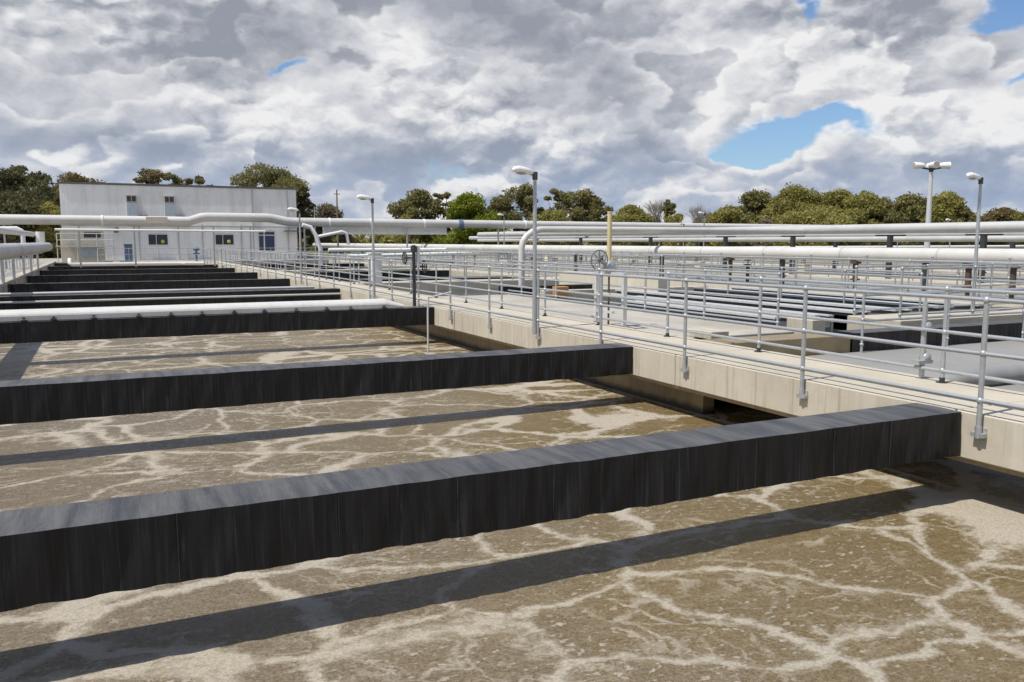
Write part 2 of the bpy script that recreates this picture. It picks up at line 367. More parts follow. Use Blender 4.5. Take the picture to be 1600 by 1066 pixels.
L_EUCB = m_leaf('brownish_gum_leaves', (0.14, 0.115, 0.055), (0.28, 0.215, 0.095))
L_DARK = m_leaf('dark_leaves', (0.085, 0.085, 0.042), (0.18, 0.168, 0.078))
L_OLIVE = m_leaf('olive_leaves', (0.25, 0.235, 0.075), (0.40, 0.365, 0.12))
L_LIME = m_leaf('bright_leaves', (0.17, 0.21, 0.025), (0.28, 0.31, 0.045))
L_PALE = m_leaf('pale_dry_leaves', (0.20, 0.165, 0.10), (0.32, 0.27, 0.18))
M_BARK = m_painted('grey_bark', (0.19, 0.155, 0.12), 0.9, 0.0, 0.5, 4)
M_BARKP = m_painted('pale_bark', (0.42, 0.38, 0.33), 0.9, 0.0, 0.4, 4)

# ------------------------------------------------------------------ mesh helpers
class MB:
    def __init__(s): s.v = []; s.f = []; s.sm = []
    def add(s, vs, fs, smooth=False):
        o = len(s.v); s.v += [tuple(v) for v in vs]
        for f in fs: s.f.append(tuple(i + o for i in f)); s.sm.append(smooth)
    def box(s, x0, x1, y0, y1, z0, z1, bev=0.0):
        if bev <= 0:
            v = [(x, y, z) for z in (z0, z1) for y in (y0, y1) for x in (x0, x1)]
            s.add(v, [(0, 2, 3, 1), (4, 5, 7, 6), (0, 1, 5, 4), (2, 6, 7, 3), (0, 4, 6, 2), (1, 3, 7, 5)])
        else:
            b = bev
            prof = [(x0 + b, y0, 0), (x1 - b, y0, 0), (x1, y0 + b, 0), (x1, y1 - b, 0), (x1 - b, y1, 0), (x0 + b, y1, 0), (x0, y1 - b, 0), (x0, y0 + b, 0)]
            cx, cy = (x0 + x1) / 2, (y0 + y1) / 2
            def ring(z, k):
                return [(cx + (px - cx) * (1 - k / max(1e-6, abs(x1 - x0) / 2)), cy + (py - cy) * (1 - k / max(1e-6, abs(y1 - y0) / 2)), z) for px, py, _ in prof]
            R = [ring(z0, b), ring(z0 + b, 0), ring(z1 - b, 0), ring(z1, b)]
            v = [p for r in R for p in r]; f = []
            for k in range(3):
                for i in range(8):
                    j = (i + 1) % 8; f.append((k * 8 + i, k * 8 + j, k * 8 + 8 + j, k * 8 + 8 + i))
            f.append(tuple(range(7, -1, -1))); f.append(tuple(range(24, 32)))
            s.add(v, f)
        return s
    def tube(s, pts, r, n=10, caps=True):
        pts = [Vector(p) for p in pts]; rs = r if isinstance(r, (list, tuple)) else [r] * len(pts)
        rings = []; up = None
        for i, p in enumerate(pts):
            a = pts[max(0, i - 1)]; b = pts[min(len(pts) - 1, i + 1)]
            d = (b - a).normalized()
            if up is None:
                up = Vector((0, 0, 1)) if abs(d.z) < 0.9 else Vector((1, 0, 0))
            u = (up - d * up.dot(d)).normalized(); w = d.cross(u); up = u
            rings.append([p + (u * cos(2 * pi * k / n) + w * sin(2 * pi * k / n)) * rs[i] for k in range(n)])
        v = [q for R in rings for q in R]; f = []
        for i in range(len(pts) - 1):
            for k in range(n):
                k2 = (k + 1) % n; f.append((i * n + k, i * n + k2, (i + 1) * n + k2, (i + 1) * n + k))
        s.add(v, f, True)
        if caps:
            s.add(rings[0], [tuple(range(n - 1, -1, -1))]); s.add(rings[-1], [tuple(range(n))])
        return s
    def ball(s, c, r, n=8, m=6, sq=(1, 1, 1)):
        v = []; f = []
        for i in range(m + 1):
            th = pi * i / m
            for k in range(n):
                a = 2 * pi * k / n
                v.append((c[0] + r * sq[0] * sin(th) * cos(a), c[1] + r * sq[1] * sin(th) * sin(a), c[2] + r * sq[2] * cos(th)))
        for i in range(m):
            for k in range(n):
                k2 = (k + 1) % n; f.append((i * n + k, (i + 1) * n + k, (i + 1) * n + k2, i * n + k2))
        s.add(v, f, True); return s
    def torus(s, c, R, r, axis='x', n=20, m=6):
        pts = []
        for k in range(n):
            a = 2 * pi * k / n
            ct, st = cos(a), sin(a)
            for j in range(m):
                bb = 2 * pi * j / m; rr = R + r * cos(bb); h = r * sin(bb)
                if axis == 'x': pts.append((c[0] + h, c[1] + rr * ct, c[2] + rr * st))
                elif axis == 'y': pts.append((c[0] + rr * ct, c[1] + h, c[2] + rr * st))
                else: pts.append((c[0] + rr * ct, c[1] + rr * st, c[2] + h))
        f = []
        for k in range(n):
            for j in range(m):
                k2 = (k + 1) % n; j2 = (j + 1) % m
                f.append((k * m + j, k2 * m + j, k2 * m + j2, k * m + j2))
        s.add(pts, f, True); return s

def mesh_from(name, mb, mat, off=(0, 0, 0)):
    me = bpy.data.meshes.new(name)
    v = [(a - off[0], b - off[1], c - off[2]) for a, b, c in mb.v]
    me.from_pydata(v, [], mb.f); me.polygons.foreach_set('use_smooth', mb.sm)
    me.materials.append(mat); me.update(); return me
def root_loc(o):
    while o.parent is not None: o = o.parent
    return o.location
def obj(name, mb, mat, parent=None, label=None):
    off = root_loc(parent) if parent else (0, 0, 0)
    if parent is not None and parent.parent is None: off = tuple(parent.location)
    o = bpy.data.objects.new(name, mesh_from(name, mb, mat, off)); C.objects.link(o)
    if parent: o.parent = parent
    if label: o['label'] = label
    return o
def tag(o, label, cat, group=None):
    o['label'] = label; o['category'] = cat
    if group: o['group'] = group
    return o
def thing(name, label, cat, loc=(0, 0, 0), group=None):
    o = bpy.data.objects.new(name, None); o.empty_display_size = 0.2; C.objects.link(o); o.location = loc
    return tag(o, label, cat, group)
def struct(name, mb, mat):
    o = obj(name, mb, mat); o['kind'] = 'structure'; return o
def copy_tree(o, parent=None):
    c = o.copy(); C.objects.link(c)
    if parent is not None: c.parent = parent
    for ch in list(o.children): copy_tree(ch, c)
    return c
def dup(root, loc, label, group=None):
    r = copy_tree(root); r.location = loc; r['label'] = label
    if group: r['group'] = group
    return r
def arc(c, R, a0, a1, n, plane='yz'):
    out = []
    for i in range(n + 1):
        a = radians(a0 + (a1 - a0) * i / n); p, q = R * cos(a), R * sin(a)
        out.append({'yz': (c[0], c[1] + p, c[2] + q), 'xz': (c[0] + p, c[1], c[2] + q), 'xy': (c[0] + p, c[1] + q, c[2])}[plane])
    return out

# ------------------------------------------------------------------ setting
XL, XF = -3.35, 7.29          # left tank wall, fascia of the walkway
XW0, XW1 = 7.29, 8.80         # walkway
DECKZ, FB, WZ = 0.0, -0.45, -0.90
YEND = 74.0
HX1 = 60.0
g = MB(); zz = -0.03
for x0, x1, y0, y1 in ((-900, XL - 0.004, -900, 1500), (HX1, 1300, -900, 1500), (XL - 0.004, HX1, YEND, 1500), (XL - 0.004, HX1, -900, -14)):
    g.add([(x0, y0, zz), (x1, y0, zz), (x1, y1, zz), (x0, y1, zz)], [(0, 1, 2, 3)])
struct('ground', g, M_GROUND)
w = MB(); w.add([(XL, -14, WZ), (8.70, -14, WZ), (8.70, 10.9, WZ), (8.70, YEND, WZ), (XL, YEND, WZ), (HX1, -14, WZ), (HX1, 10.9, WZ)], [(0, 1, 2, 3, 4), (1, 5, 6, 2)])
struct('tank_water', w, M_FOAM)
w = MB(); w.add([(8.70, 10.9, -0.33), (HX1, 10.9, -0.33), (HX1, YEND, -0.33), (8.70, YEND, -0.33)], [(0, 1, 2, 3)])
struct('channel_water', w, M_CALM)

# walkway slab with its joints
t0 = thing('concrete_walkway', 'long cream concrete walkway with a deep stained edge running away beside the foaming tank', 'walkway', (XW0, 0, 0))
m = MB()
ys = [-13.0] + [0.9 + 4.42 * k for k in range(0, 17)] + [YEND]
for a, b_ in zip(ys[:-1], ys[1:]):
    m.box(XW0, XW1, a + 0.006, b_ - 0.006, FB, DECKZ, 0.012)
obj('slab', m, M_CONC, t0)
m = MB(); m.box(7.33, 7.78, -13, YEND, FB - 0.05, FB - 0.002); obj('ledge', m, M_WETWALL, t0)
m = MB(); m.box(7.74, 7.94, 9.65, YEND - 0.02, -1.6, FB - 0.052); obj('wet_wall', m, M_WETWALL, t0, 'brown stained wet wall under the walkway edge')
m = MB(); m.box(8.62, 8.70, 9.65, YEND - 0.02, -1.6, FB - 0.002); obj('rear_wall', m, M_WETWALL, t0)
tw = thing('tank_wall', 'concrete side wall along the left edge of the foaming tank', 'wall', (XL, 0, 0))
m = MB(); m.box(XL - 0.35, XL, -14, YEND, -1.6, 0.0, 0.01); obj('wall', m, M_CONC2, tw)
m = MB(); m.box(XL - 0.36, XL + 0.06, -14, YEND, 0.002, 0.12, 0.01); obj('coping', m, M_CONC2, tw)
tw = thing('tank_wall', 'pale end wall closing the far end of the foaming tank below the building', 'wall', (2.5, YEND, 0))
m = MB(); m.box(XL, HX1, YEND, YEND + 0.3, -1.6, 0.02); obj('wall', m, M_CONC, tw)
m = MB(); m.box(HX1 - 0.3, HX1, -14, YEND, -1.6, 0.0)
tag(obj('tank_wall', m, M_CONC2), 'far right concrete side wall closing the calm channels', 'wall')

# ------------------------------------------------------------------ black beams
def black_beam(y, x0, x1, zt, zb, depth, label, group, seams, detail=0.055, cap=True):
    root = thing('baffle_beam', label, 'beam', (x0, y, 0), group)
    nx = max(8, int((x1 - x0) / detail)); nz = 7
    v = []; f = []
    def pleat(x, k):
        s_ = noise.noise(Vector((x * 5.5 + k * 0.7, y, 0.0))) * 0.030 + noise.noise(Vector((x * 15 - k * 0.8, y, 3.0))) * 0.013 + noise.noise(Vector((x * 1.3, y, k * 0.8))) * 0.008
        return s_ * (0.25 + 0.75 * min(1, k * 1.8))
    rows = []
    for k in range(nz + 1):                       # front face, top to bottom
        u = k / nz; rows.append([(x0 + (x1 - x0) * i / nx, y + pleat(x0 + (x1 - x0) * i / nx, u), zt + (zb - zt) * u + (noise.noise(Vector((i * 0.11, y, 9))) * 0.008 if k == nz else (noise.noise(Vector((i * 0.07, y, 5))) * 0.006 if k == 0 else 0))) for i in range(nx + 1)])
    rows.append([(a, y + depth, zb) for a, _, _ in rows[nz]])
    rows.append([(a, y + depth, zt) for a, _, _ in rows[nz]])
    rows.append([(a, y + depth * 0.5, zt + 0.004 + noise.noise(Vector((a * 3, y, 1))) * 0.006) for a, _, _ in rows[0]])
    n = nx + 1
    for r in rows: v += r
    nr = len(rows)
    for k in range(nr):
        k2 = (k + 1) % nr
        for i in range(nx): f.append((k * n + i, k2 * n + i, k2 * n + i + 1, k * n + i + 1))
    mb = MB(); mb.add(v, f, False)
    mb.add([rows[k][0] for k in range(nr)], [tuple(range(nr))]); mb.add([rows[k][nx] for k in range(nr)], [tuple(range(nr - 1, -1, -1))])
    obj('cover', mb, M_BEAM, root)
    rr = random.Random(int(y * 100)); x = x0 + 0.4
    for i in range(seams):
        x += (x1 - x0 - 0.6) / max(1, seams) * rr.uniform(0.3, 1.9)
        if x > x1 - 0.05: break
        sb = MB(); wd = rr.choice((0.002, 0.003, 0.005)); zz1 = zt - 0.004
        zb2 = zb + 0.005
        for q in range(7):
            za = zz1 + (zb2 - zz1) * q / 7; zc = zz1 + (zb2 - zz1) * (q + 1) / 7
            yy = min(y + pleat(x, q / 7), y + pleat(x, (q + 1) / 7)) - 0.002
            sb.box(x - wd / 2, x + wd / 2, yy - 0.002, yy + 0.02, zc + 0.001, za)
        obj('seam', sb, M_SEAM, root)
    return root
GB = 'black baffle beams hung across the foaming tank'
spec = [(5.24, 7.30, 'black sheet covered beam across the foreground, the nearest and largest one', 16, 0.022),
        (10.80, 7.31, 'second black beam from the foreground, ending against the walkway beside the open gap', 16, 0.03),
        (19.50, 7.31, 'third black beam from the foreground, carrying the pale cover along its top', 14, 0.05),
        (28.70, 7.31, 'fourth black beam from the foreground, with a thin grey pipe along its face', 0, 0.2),
        (37.40, 7.31, 'fifth black beam from the foreground, between the two bare dark beams', 0, 0.3),
        (46.00, 7.31, 'sixth black beam from the foreground, low dark bar in the distance', 0, 0.4),
        (54.50, 7.31, 'seventh black beam from the foreground, thin dark bar in the distance', 0, 0.5),
        (63.20, 7.31, 'eighth black beam from the foreground, behind the white pipe', 0, 0.6),
        (71.80, 7.31, 'farthest thin black beam, crossing the tank just before the end wall', 0, 0.8)]
for y, x1, lab, ns, dt in spec:
    black_beam(y, XL + 0.05, x1 - 0.025, -0.004, -0.43, 0.50, lab, GB, ns, dt)

# pale cover resting on the third beam
fb = thing('duct_cover', 'pale round shouldered cover lying along the top of the third black beam', 'duct cover', (XL, 19.6, 0.0))
m = MB(); prof = [(19.60, 0.010), (19.60, 0.105), (19.615, 0.14), (19.65, 0.175), (19.71, 0.205), (19.79, 0.222), (19.88, 0.226), (19.97, 0.21), (20.04, 0.17), (20.06, 0.11), (20.06, 0.010)]
xs_ = [XL - 0.3] + [XL + 1.9 * k for k in range(1, 5)] + [6.1, 6.55]; n_ = len(prof); vv = []
for i, x in enumerate(xs_):
    k = 0.35 if i == len(xs_) - 1 else 1.0
    vv += [(x, yy, 0.010 + (zz_ - 0.010) * k) for yy, zz_ in prof]
ff_ = [(i * n_ + j, i * n_ + (j + 1) % n_, (i + 1) * n_ + (j + 1) % n_, (i + 1) * n_ + j) for i in range(len(xs_) - 1) for j in range(n_)]
m.add(vv, ff_, False); m.add(vv[:n_], [tuple(range(n_ - 1, -1, -1))]); m.add(vv[-n_:], [tuple(range(n_))])
obj('cover', m, M_DECKP, fb)
rr = random.Random(3)
for k in range(14):
    x = -2.9 + k * 0.68 + rr.uniform(-0.12, 0.12)
    m = MB(); m.box(x - 0.05, x + 0.05, 19.50, 19.597, 0.006, 0.03 + rr.uniform(0, 0.02)); m.box(x - 0.025, x + 0.025, 19.56, 19.597, 0.052, 0.08)
    obj('cleat', m, M_DARK, fb)
cp = MB(); cp.tube([(XL, 28.62, -0.17), (7.28, 28.62, -0.17)], 0.035, 10)
tag(obj('thin_pipe', cp, M_PIPE), 'thin grey pipe along the face of the fourth black beam', 'pipe')
cp = MB(); cp.tube([(XL, 29.6, 0.02), (6.6, 29.6, 0.02)], 0.05, 10)
tag(obj('thin_pipe', cp, M_PIPE), 'thin grey pipe just behind the fourth black beam', 'pipe')
cp = MB(); cp.tube([(-2.0, 62.9, 0.45), (-2.0, 62.6, 0.2)] + [(-1.9, 62.6, 0.12), (5.2, 62.6, 0.12), (6.3, 62.6, 0.10)], 0.13, 12)
tag(obj('white_pipe', cp, M_WHITE), 'white pipe lying low across the far end of the tank before the building', 'pipe')
for k in range(3):
    pb = MB(); x = 0.9 + k * 2.1; pb.box(x - 0.25, x + 0.25, 71.2, 71.75, -0.5, 0.12, 0.02)
    tag(obj('pedestal', pb, M_CONC), ('left', 'middle', 'right')[k] + ' one of three small pale pedestals before the farthest black beam', 'pedestal', 'pedestals before the end wall')

# ------------------------------------------------------------------ railings
def post_mesh(kind, zb, zt=1.07, balls=(1.07, 0.58, 0.14), r=0.024, n=8):
    m = MB(); m.tube([(0, 0, zb), (0, 0, zt)], r, n)
    for z in balls: m.ball((0, 0, z), r * 1.55, 8, 5)
    return m
ME_SIDE = mesh_from('side_post', post_mesh('s', -0.20), M_GALV)
ME_FOOT = mesh_from('foot_post', post_mesh('f', 0.0), M_GALV)
mb = MB()
mb.tube([(0, 0, -0.215), (0, 0, -0.10)], 0.031, 10); mb.box(-0.02, 0.036, -0.065, 0.065, -0.205, -0.165); mb.tube([(0.0, -0.05, -0.185), (0.04, -0.05, -0.185)], 0.014, 6); mb.tube([(0.0, 0.05, -0.185), (0.04, 0.05, -0.185)], 0.014, 6)
mb.box(0.026, 0.039, -0.06, 0.06, -0.225, -0.12)
ME_BRK = mesh_from('bracket', mb, M_GALV)
mb = MB(); mb.tube([(0, 0, 0), (0, 0, 0.012)], 0.065, 12); mb.tube([(0, 0, 0), (0, 0, 0.06)], 0.032, 10)
ME_BASE = mesh_from('base_flange', mb, M_DARK)
def lobj(name, me, parent, loc):
    o = bpy.data.objects.new(name, me); C.objects.link(o); o.parent = parent; o.location = loc; return o
def railing(label, group, p0, p1, spacing=2.21, side=False, z=0.0, rails=(1.07, 0.58, 0.14), posts=None, detail=True, mat=None, rr=0.021):
    v0 = Vector((p0[0], p0[1], z)); v1 = Vector((p1[0], p1[1], z)); L = (v1 - v0).length; d = (v1 - v0) / L
    root = thing('railing', label, 'railing', tuple(v0), group)
    for h in rails:
        m = MB(); pts = []
        k = max(1, int(L / spacing)); rnd = random.Random(int(h * 100 + p0[0] * 7 + p0[1]))
        for i in range(k + 1):
            q = v0 + d * (L * i / k); pts.append((q.x + rnd.uniform(-.006, .006), q.y + rnd.uniform(-.006, .006), z + h + rnd.uniform(-.006, .006)))
        m.tube(pts, rr, 8 if detail else 6); obj('rail', m, mat or M_GALV, root)
    if posts is None: posts = [spacing * i for i in range(int(L / spacing) + 1)]
    for s_ in posts[:100]:
        if s_ > L + 0.01: break
        q = d * s_
        po = lobj('post', ME_SIDE if side else ME_FOOT, root, (q.x, q.y, 0))
        if detail and s_ < 45: lobj('bracket' if side else 'base_flange', ME_BRK if side else ME_BASE, po, (0, 0, 0))
    return root
near_posts = [5.04 + 2.215 * k for k in range(-8, 31)]
Y0 = near_posts[0]
railing('long three rail galvanised railing bolted to the outer edge of the near walkway', 'railings beside the walkway', (7.25, Y0), (7.25, 73.5), side=True, posts=[p - Y0 for p in near_posts])
rp = [6.44 - 2.2 * 3, 6.44 - 2.2 * 2, 6.44 - 2.2, 6.44, 9.45] + [11.68 + 2.215 * k for k in range(28)]
railing('long galvanised railing standing along the far edge of the near walkway deck', 'railings beside the walkway', (8.57, rp[0]), (8.57, 73.5), posts=[p - rp[0] for p in rp])

# ------------------------------------------------------------------ lamp posts
def lamp_post(label, loc, h, group='small street lights among the tanks'):
    root = thing('lamp_post', label, 'street light', loc, group); x, y, z = loc
    m = MB(); m.tube([(x, y, z), (x, y, z + h * 0.6), (x, y, z + h)], [0.045, 0.038, 0.032], 10); obj('pole', m, M_GALV, root)
    m = MB(); m.tube([(x, y, z + h - 0.12), (x, y, z + h + 0.02)], 0.05, 10); m.tube([(x, y, z + h - 0.03), (x - 0.12, y + 0.01, z + h)], 0.03, 8); obj('bracket', m, M_DARK, root)
    m = MB()
    pts = [(x - 0.05, y, z + h + 0.0), (x - 0.10, y, z + h + 0.02), (x - 0.19, y, z + h + 0.035), (x - 0.33, y, z + h + 0.055), (x - 0.42, y, z + h + 0.05), (x - 0.46, y, z + h + 0.035)]
    rs = [0.035, 0.052, 0.064, 0.068, 0.056, 0.024]
    m.tube(pts, rs, 12); hd = obj('lamp_head', m, M_WHITE, root)
    m = MB(); m.ball((x - 0.27, y, z + h + 0.0), 0.075, 10, 6, (1.7, 0.75, 0.55)); obj('diffuser', m, M_LENS, hd)
    return root
LP0 = lamp_post('nearest tall lamp post, rising from the walkway railing beside the second black beam', (7.20, 13.95, -0.12), 2.97)
def lamp(x, y, label, z=-0.12): return dup(LP0, (x, y, z), label)
lamp(7.20, 24.35, 'lamp post on the walkway railing right of the building, standing clear against the blue cloud')
lamp(7.20, 34.6, 'lamp post on the walkway railing overlapping the right corner of the building')
lamp(17.3, 12.35, 'lamp post at the far right of the photo, right of the tall floodlight mast', 0)
lamp(33.4, 42.0, 'lamp post against the bare trees, right of the cream pole', 0.35)
lamp(46, 34.6, 'small distant lamp left of the floodlight mast', -0.1)
lamp(60, 50, 'small low distant lamp between the olive trees and the mast', -0.1)
lamp(52, 62, 'tiny distant lamp head above the grey pipes right of the bare trees', -0.1)
lamp(44, 58, 'tiny distant lamp beside the pale dry tree', 0.1)
lamp(24.5, 52, 'distant lamp head seen just left of the nearest lamp post', 0.4)

# floodlight mast
fx, fy = 41.6, 32.7
fm = thing('floodlight_mast', 'tall pale mast with four floodlights at its head', 'floodlight mast', (fx, fy, 0))
m = MB(); m.tube([(fx, fy, 0), (fx, fy, 3.2), (fx, fy, 5.62)], [0.17, 0.14, 0.10], 12); obj('mast', m, M_GALVL, fm)
m = MB(); rt = Vector((0.900, -0.435, 0))
for s_ in (-1, 1): m.tube([(fx, fy, 5.58), (fx + rt.x * 0.55 * s_, fy + rt.y * 0.55 * s_, 5.68)], 0.05, 8)
m.tube([(fx, fy, 5.45), (fx, fy, 5.8)], 0.12, 10); obj('crossarm', m, M_DARK, fm)
for k, (ux, uy, a) in enumerate(((-0.95, 0, 0), (0.95, 0, 0), (-0.1, -0.45, 1), (0.3, 0.35, 1))):
    m = MB(); cx, cy = fx + rt.x * (ux * 0.62) + 0.4 * uy, fy + rt.y * (ux * 0.62) + 0.9 * uy * 0.6; cz = 5.80
    d = (rt * (1 if ux > 0 else -1)) if a == 0 else Vector((0.3 * (1 if uy > 0 else -1), 0.95 * (1 if uy > 0 else -1), 0))
    p = Vector((cx, cy, cz)); m.tube([p - d * 0.2, p - d * 0.05, p + d * 0.32, p + d * 0.4], [0.09, 0.16, 0.19, 0.205], 12)
    hd = obj('floodlight', m, M_WHITE, fm)
    m = MB(); m.tube([p + d * 0.401, p + d * 0.412], 0.17, 12); obj('glass', m, M_LENS, hd)

# ------------------------------------------------------------------ valves and poles
vs = thing('valve_stand', 'black valve stand with two handwheels on the third black beam end', 'valve', (7.05, 20.3, 0))
m = MB(); m.tube([(7.05, 20.3, -0.02), (7.05, 20.3, 1.52)], 0.045, 10); m.tube([(7.05, 20.3, 1.35), (7.05, 20.3, 1.5)], 0.085, 10); obj('column', m, M_DARK, vs)
m = MB(); m.box(7.12, 7.2, 20.25, 20.35, 0.95, 1.5, 0.01); obj('scale_plate', m, M_GALVL, vs)
for s_, zc in ((-1, 1.20), (1, 0.98)):
    m = MB(); cx = 7.05 + 0.26 * s_; m.torus((cx, 20.25, zc), 0.15, 0.018, 'x'); m.tube([(cx, 20.10, zc), (cx, 20.40, zc)], 0.012, 6); m.tube([(cx, 20.25, zc - .15), (cx, 20.25, zc + .15)], 0.012, 6); m.tube([(7.05, 20.3, zc), (cx, 20.25, zc)], 0.022, 8)
    obj('handwheel', m, M_DARK, vs)
m = MB(); m.tube([(6.62, 18.15, -0.95), (6.62, 18.15, 0.0), (6.64, 18.15, 0.35)], 0.022, 8); m.tube([(6.64, 18.15, 0.33), (7.2, 18.15, 0.45)], 0.018, 8)
tag(obj('dip_pipe', m, M_GALVL), 'thin vertical pipe dipping into the brown water before the third black beam', 'pipe')

vx, vy = 8.95, 14.15
gv = thing('gate_valve', 'spoked handwheel valve with a tall cream stem tube beyond the walkway', 'valve', (vx, vy, 0))
m = MB()
for dx, dy in ((-0.0, -0.55), (0.0, 0.45)): m.box(vx - 0.04, vx + 0.04, vy + dy - 0.04, vy + dy + 0.04, -0.33, 1.0)
for h in (0.2, 0.55, 0.96): m.box(vx - 0.03, vx + 0.03, vy - 0.51, vy + 0.41, h, h + 0.05)
obj('frame', m, M_GALVL, gv)
m = MB(); m.ball((vx, vy, 1.13), 0.12, 12, 8, (1.2, 1, 1)); m.box(vx - 0.1, vx + 0.1, vy - 0.12, vy + 0.12, 1.01, 1.12, 0.01); m.tube([(vx, vy, 1.15), (vx - 0.28, vy - 0.1, 1.24)], 0.035, 8); obj('gearbox', m, M_GALV, gv)
m = MB(); c = Vector((vx - 0.3, vy - 0.12, 1.25)); m.torus(c, 0.19, 0.011, 'y', 24)
for a in range(0, 180, 45): m.tube([c + Vector((cos(radians(a)), 0, sin(radians(a)))) * 0.19, c - Vector((cos(radians(a)), 0, sin(radians(a)))) * 0.19], 0.007, 6)
m.ball(c, 0.035); obj('handwheel', m, M_TRIM, gv)
m = MB(); m.tube([(vx, vy, 1.12), (vx, vy, 2.16)], 0.045, 10); m.tube([(vx, vy, 2.16), (vx, vy, 2.19)], 0.05, 10); obj('stem_tube', m, M_YEL, gv)
m = MB(); m.tube([(vx, vy, -0.9), (vx, vy, 1.05)], 0.02, 8); obj('stem', m, M_RUST, gv)

for k, (x, y, z0, z1, r, lab) in enumerate(((20.2, 80, 0, 6.5, 0.09, 'thin dark pole standing right of the building'), (17.6, 78, 0, 4.8, 0.05, 'thin grey pole between the building and the dark pole'))):
    m = MB(); m.tube([(x, y, z0), (x, y, z0 + (z1 - z0) * .5), (x, y, z1)], [r, r * 0.9, r * 0.7], 8)
    m.box(x - 0.3, x + 0.3, y - 0.03, y + 0.03, z1 - 0.45, z1 - 0.38)
    tag(obj('pole', m, M_GALV if k else M_BARK), lab, 'pole')

# ------------------------------------------------------------------ long pipes
def long_pipe(name, label, pts, r, mat, flange=None, fl_step=6.0, n=20, group=None, fl_mat=None, seam=True):
    root = thing(name, label, 'pipe', pts[0], group)
    m = MB(); m.tube(pts, r, n); obj('tube', m, mat, root)
    a, b_ = Vector(pts[0]), Vector(pts[-1]); L = (b_ - a).length; d = (b_ - a) / L
    if seam:
        k = 1
        while k * fl_step < L:
            q = a + d * (k * fl_step); i_ = 0
            while i_ < len(pts) - 2 and (Vector(pts[i_ + 1]) - a).dot(d) < k * fl_step: i_ += 1
            pa, pb = Vector(pts[i_]), Vector(pts[i_ + 1]); q = pa + (pb - pa) * ((k * fl_step - (pa - a).dot(d)) / max(1e-6, (pb - pa).dot(d)))
            m = MB(); m.tube([q - d * 0.03, q + d * 0.03], r * 1.035, n, True); k += 1
            obj('joint_band', m, fl_mat or M_PIPE, root)
    return root
def support(x, y, z0, z1, wdt, root, mat=M_DARK, axis='x', thick=0.08):
    m = MB(); m.box(x - thick, x + thick, y - thick, y + thick, z0, z1)
    if axis == 'x': m.box(x - wdt, x + wdt, y - 0.05, y + 0.05, z1, z1 + 0.06)
    else: m.box(x - 0.05, x + 0.05, y - wdt, y + wdt, z1, z1 + 0.06)
    obj('support', m, mat, root)

BP = long_pipe('large_pipe', 'large pale pipe on stub supports, lowest and nearest of those beyond the right hand tanks', [(22, 6, 1.195), (22, 40, 1.19), (22, 98, 1.24)], 0.225, M_PIPEW, fl_step=3.6, n=24)
for y in (9.0, 17.3, 23.2, 30.5, 38, 46, 55, 65, 78): support(22, y, -0.4, 0.965, 0.2, BP, M_DARK, 'y', 0.07)
for y, zt in ((19.9, 0.38), (26.0, 0.42), (15.9, 0.30), (14.6, 0.2)):
    m = MB(); m.tube([(22, y, 0.99), (22, y, 0.90)], 0.17, 14); m.tube([(22, y, 0.90), (22, y, zt)], 0.085, 12); m.tube([(22, y, zt + 0.03), (22, y, zt - 0.02)], 0.15, 14); m.tube([(22, y, zt), (22, y, -0.35)], 0.06, 8)
    obj('rusty_nozzle', m, M_RUST, BP)
PA = long_pipe('overhead_pipe', 'large grey pipe carried high along the right, above the lowest pipe', [(30.5, 4, 2.12), (30.5, 70, 2.24)], 0.21, M_PIPE, fl_step=6.2)
for y in (8.5, 14.3, 18.2, 21.5, 25.8, 31.5, 36.5, 43.5, 52, 61): support(30.5, y, -0.4, 1.84, 0.75, PA, M_DARK, 'y', 0.09)
long_pipe('overhead_pipe', 'thinner pipe running just below the high grey pipe on the right', [(31.3, 4, 1.72), (31.3, 72, 1.72)], 0.12, M_PIPE, fl_step=5)
PB = long_pipe('overhead_pipe', 'pale pipe crossing behind the high grey pipes from the valve stand to the far right', [(36, 10, 1.95), (36, 85, 2.0)], 0.2, M_PIPE, fl_step=7)
for y in (14, 24, 34, 46, 58, 72): support(36, y, -0.4, 1.74, 0.5, PB, M_DARK, 'y')
# transverse pipe in front of the building with its raised loop
yp = 60.0
xs = lambda x: (x, yp, 2.93)
TP = long_pipe('overhead_pipe', 'long white pipe crossing in front of the building with a raised step in it',
               [(-30, yp, 3.02), (-4.6, yp, 2.96), (5.2, yp, 2.95), (6.0, yp, 3.20), (6.3, yp, 3.24), (10.2, yp, 3.24), (10.6, yp, 3.20), (11.6, yp, 3.0), (12.0, yp, 2.97), (40, yp, 2.93), (95, yp, 2.85)], 0.30, M_PIPEW, seam=False)
for x in (-12, 0.0, 14.5, 17.5, 21.6, 30):
    m = MB(); m.tube([(x, yp, 2.945), (x + 0.12, yp, 2.945)], 0.345, 20); obj('joint_band', m, M_WHITE, TP)
m = MB(); m.box(2.6, 3.9, yp - 0.36, yp - 0.3, 2.8, 3.2); obj('patch_plate', m, M_CREAM, TP)
m = MB(); m.tube([(24.4, yp, 2.92), (24.75, yp, 2.92)], 0.36, 20); obj('marker_band', m, M_BLUE, TP, 'deep blue band around the white pipe')
for x in (-5.4, -1.3, 1.9, 6.8, 9.2, 12.9, 20.5, 28, 36): support(x, yp + 0.5, -0.03, 2.62, 0.45, TP, M_GALV, 'x', 0.05)
m = MB(); m.box(14.3, 23.8, yp + 0.8, yp + 0.9, 2.2, 2.75); m.box(14.3, 23.8, yp + 0.75, yp + 0.95, 2.14, 2.2)
tag(obj('cable_tray', m, M_GALVL), 'grey panelled cable tray hung under the white crossing pipe right of the building', 'cable tray')
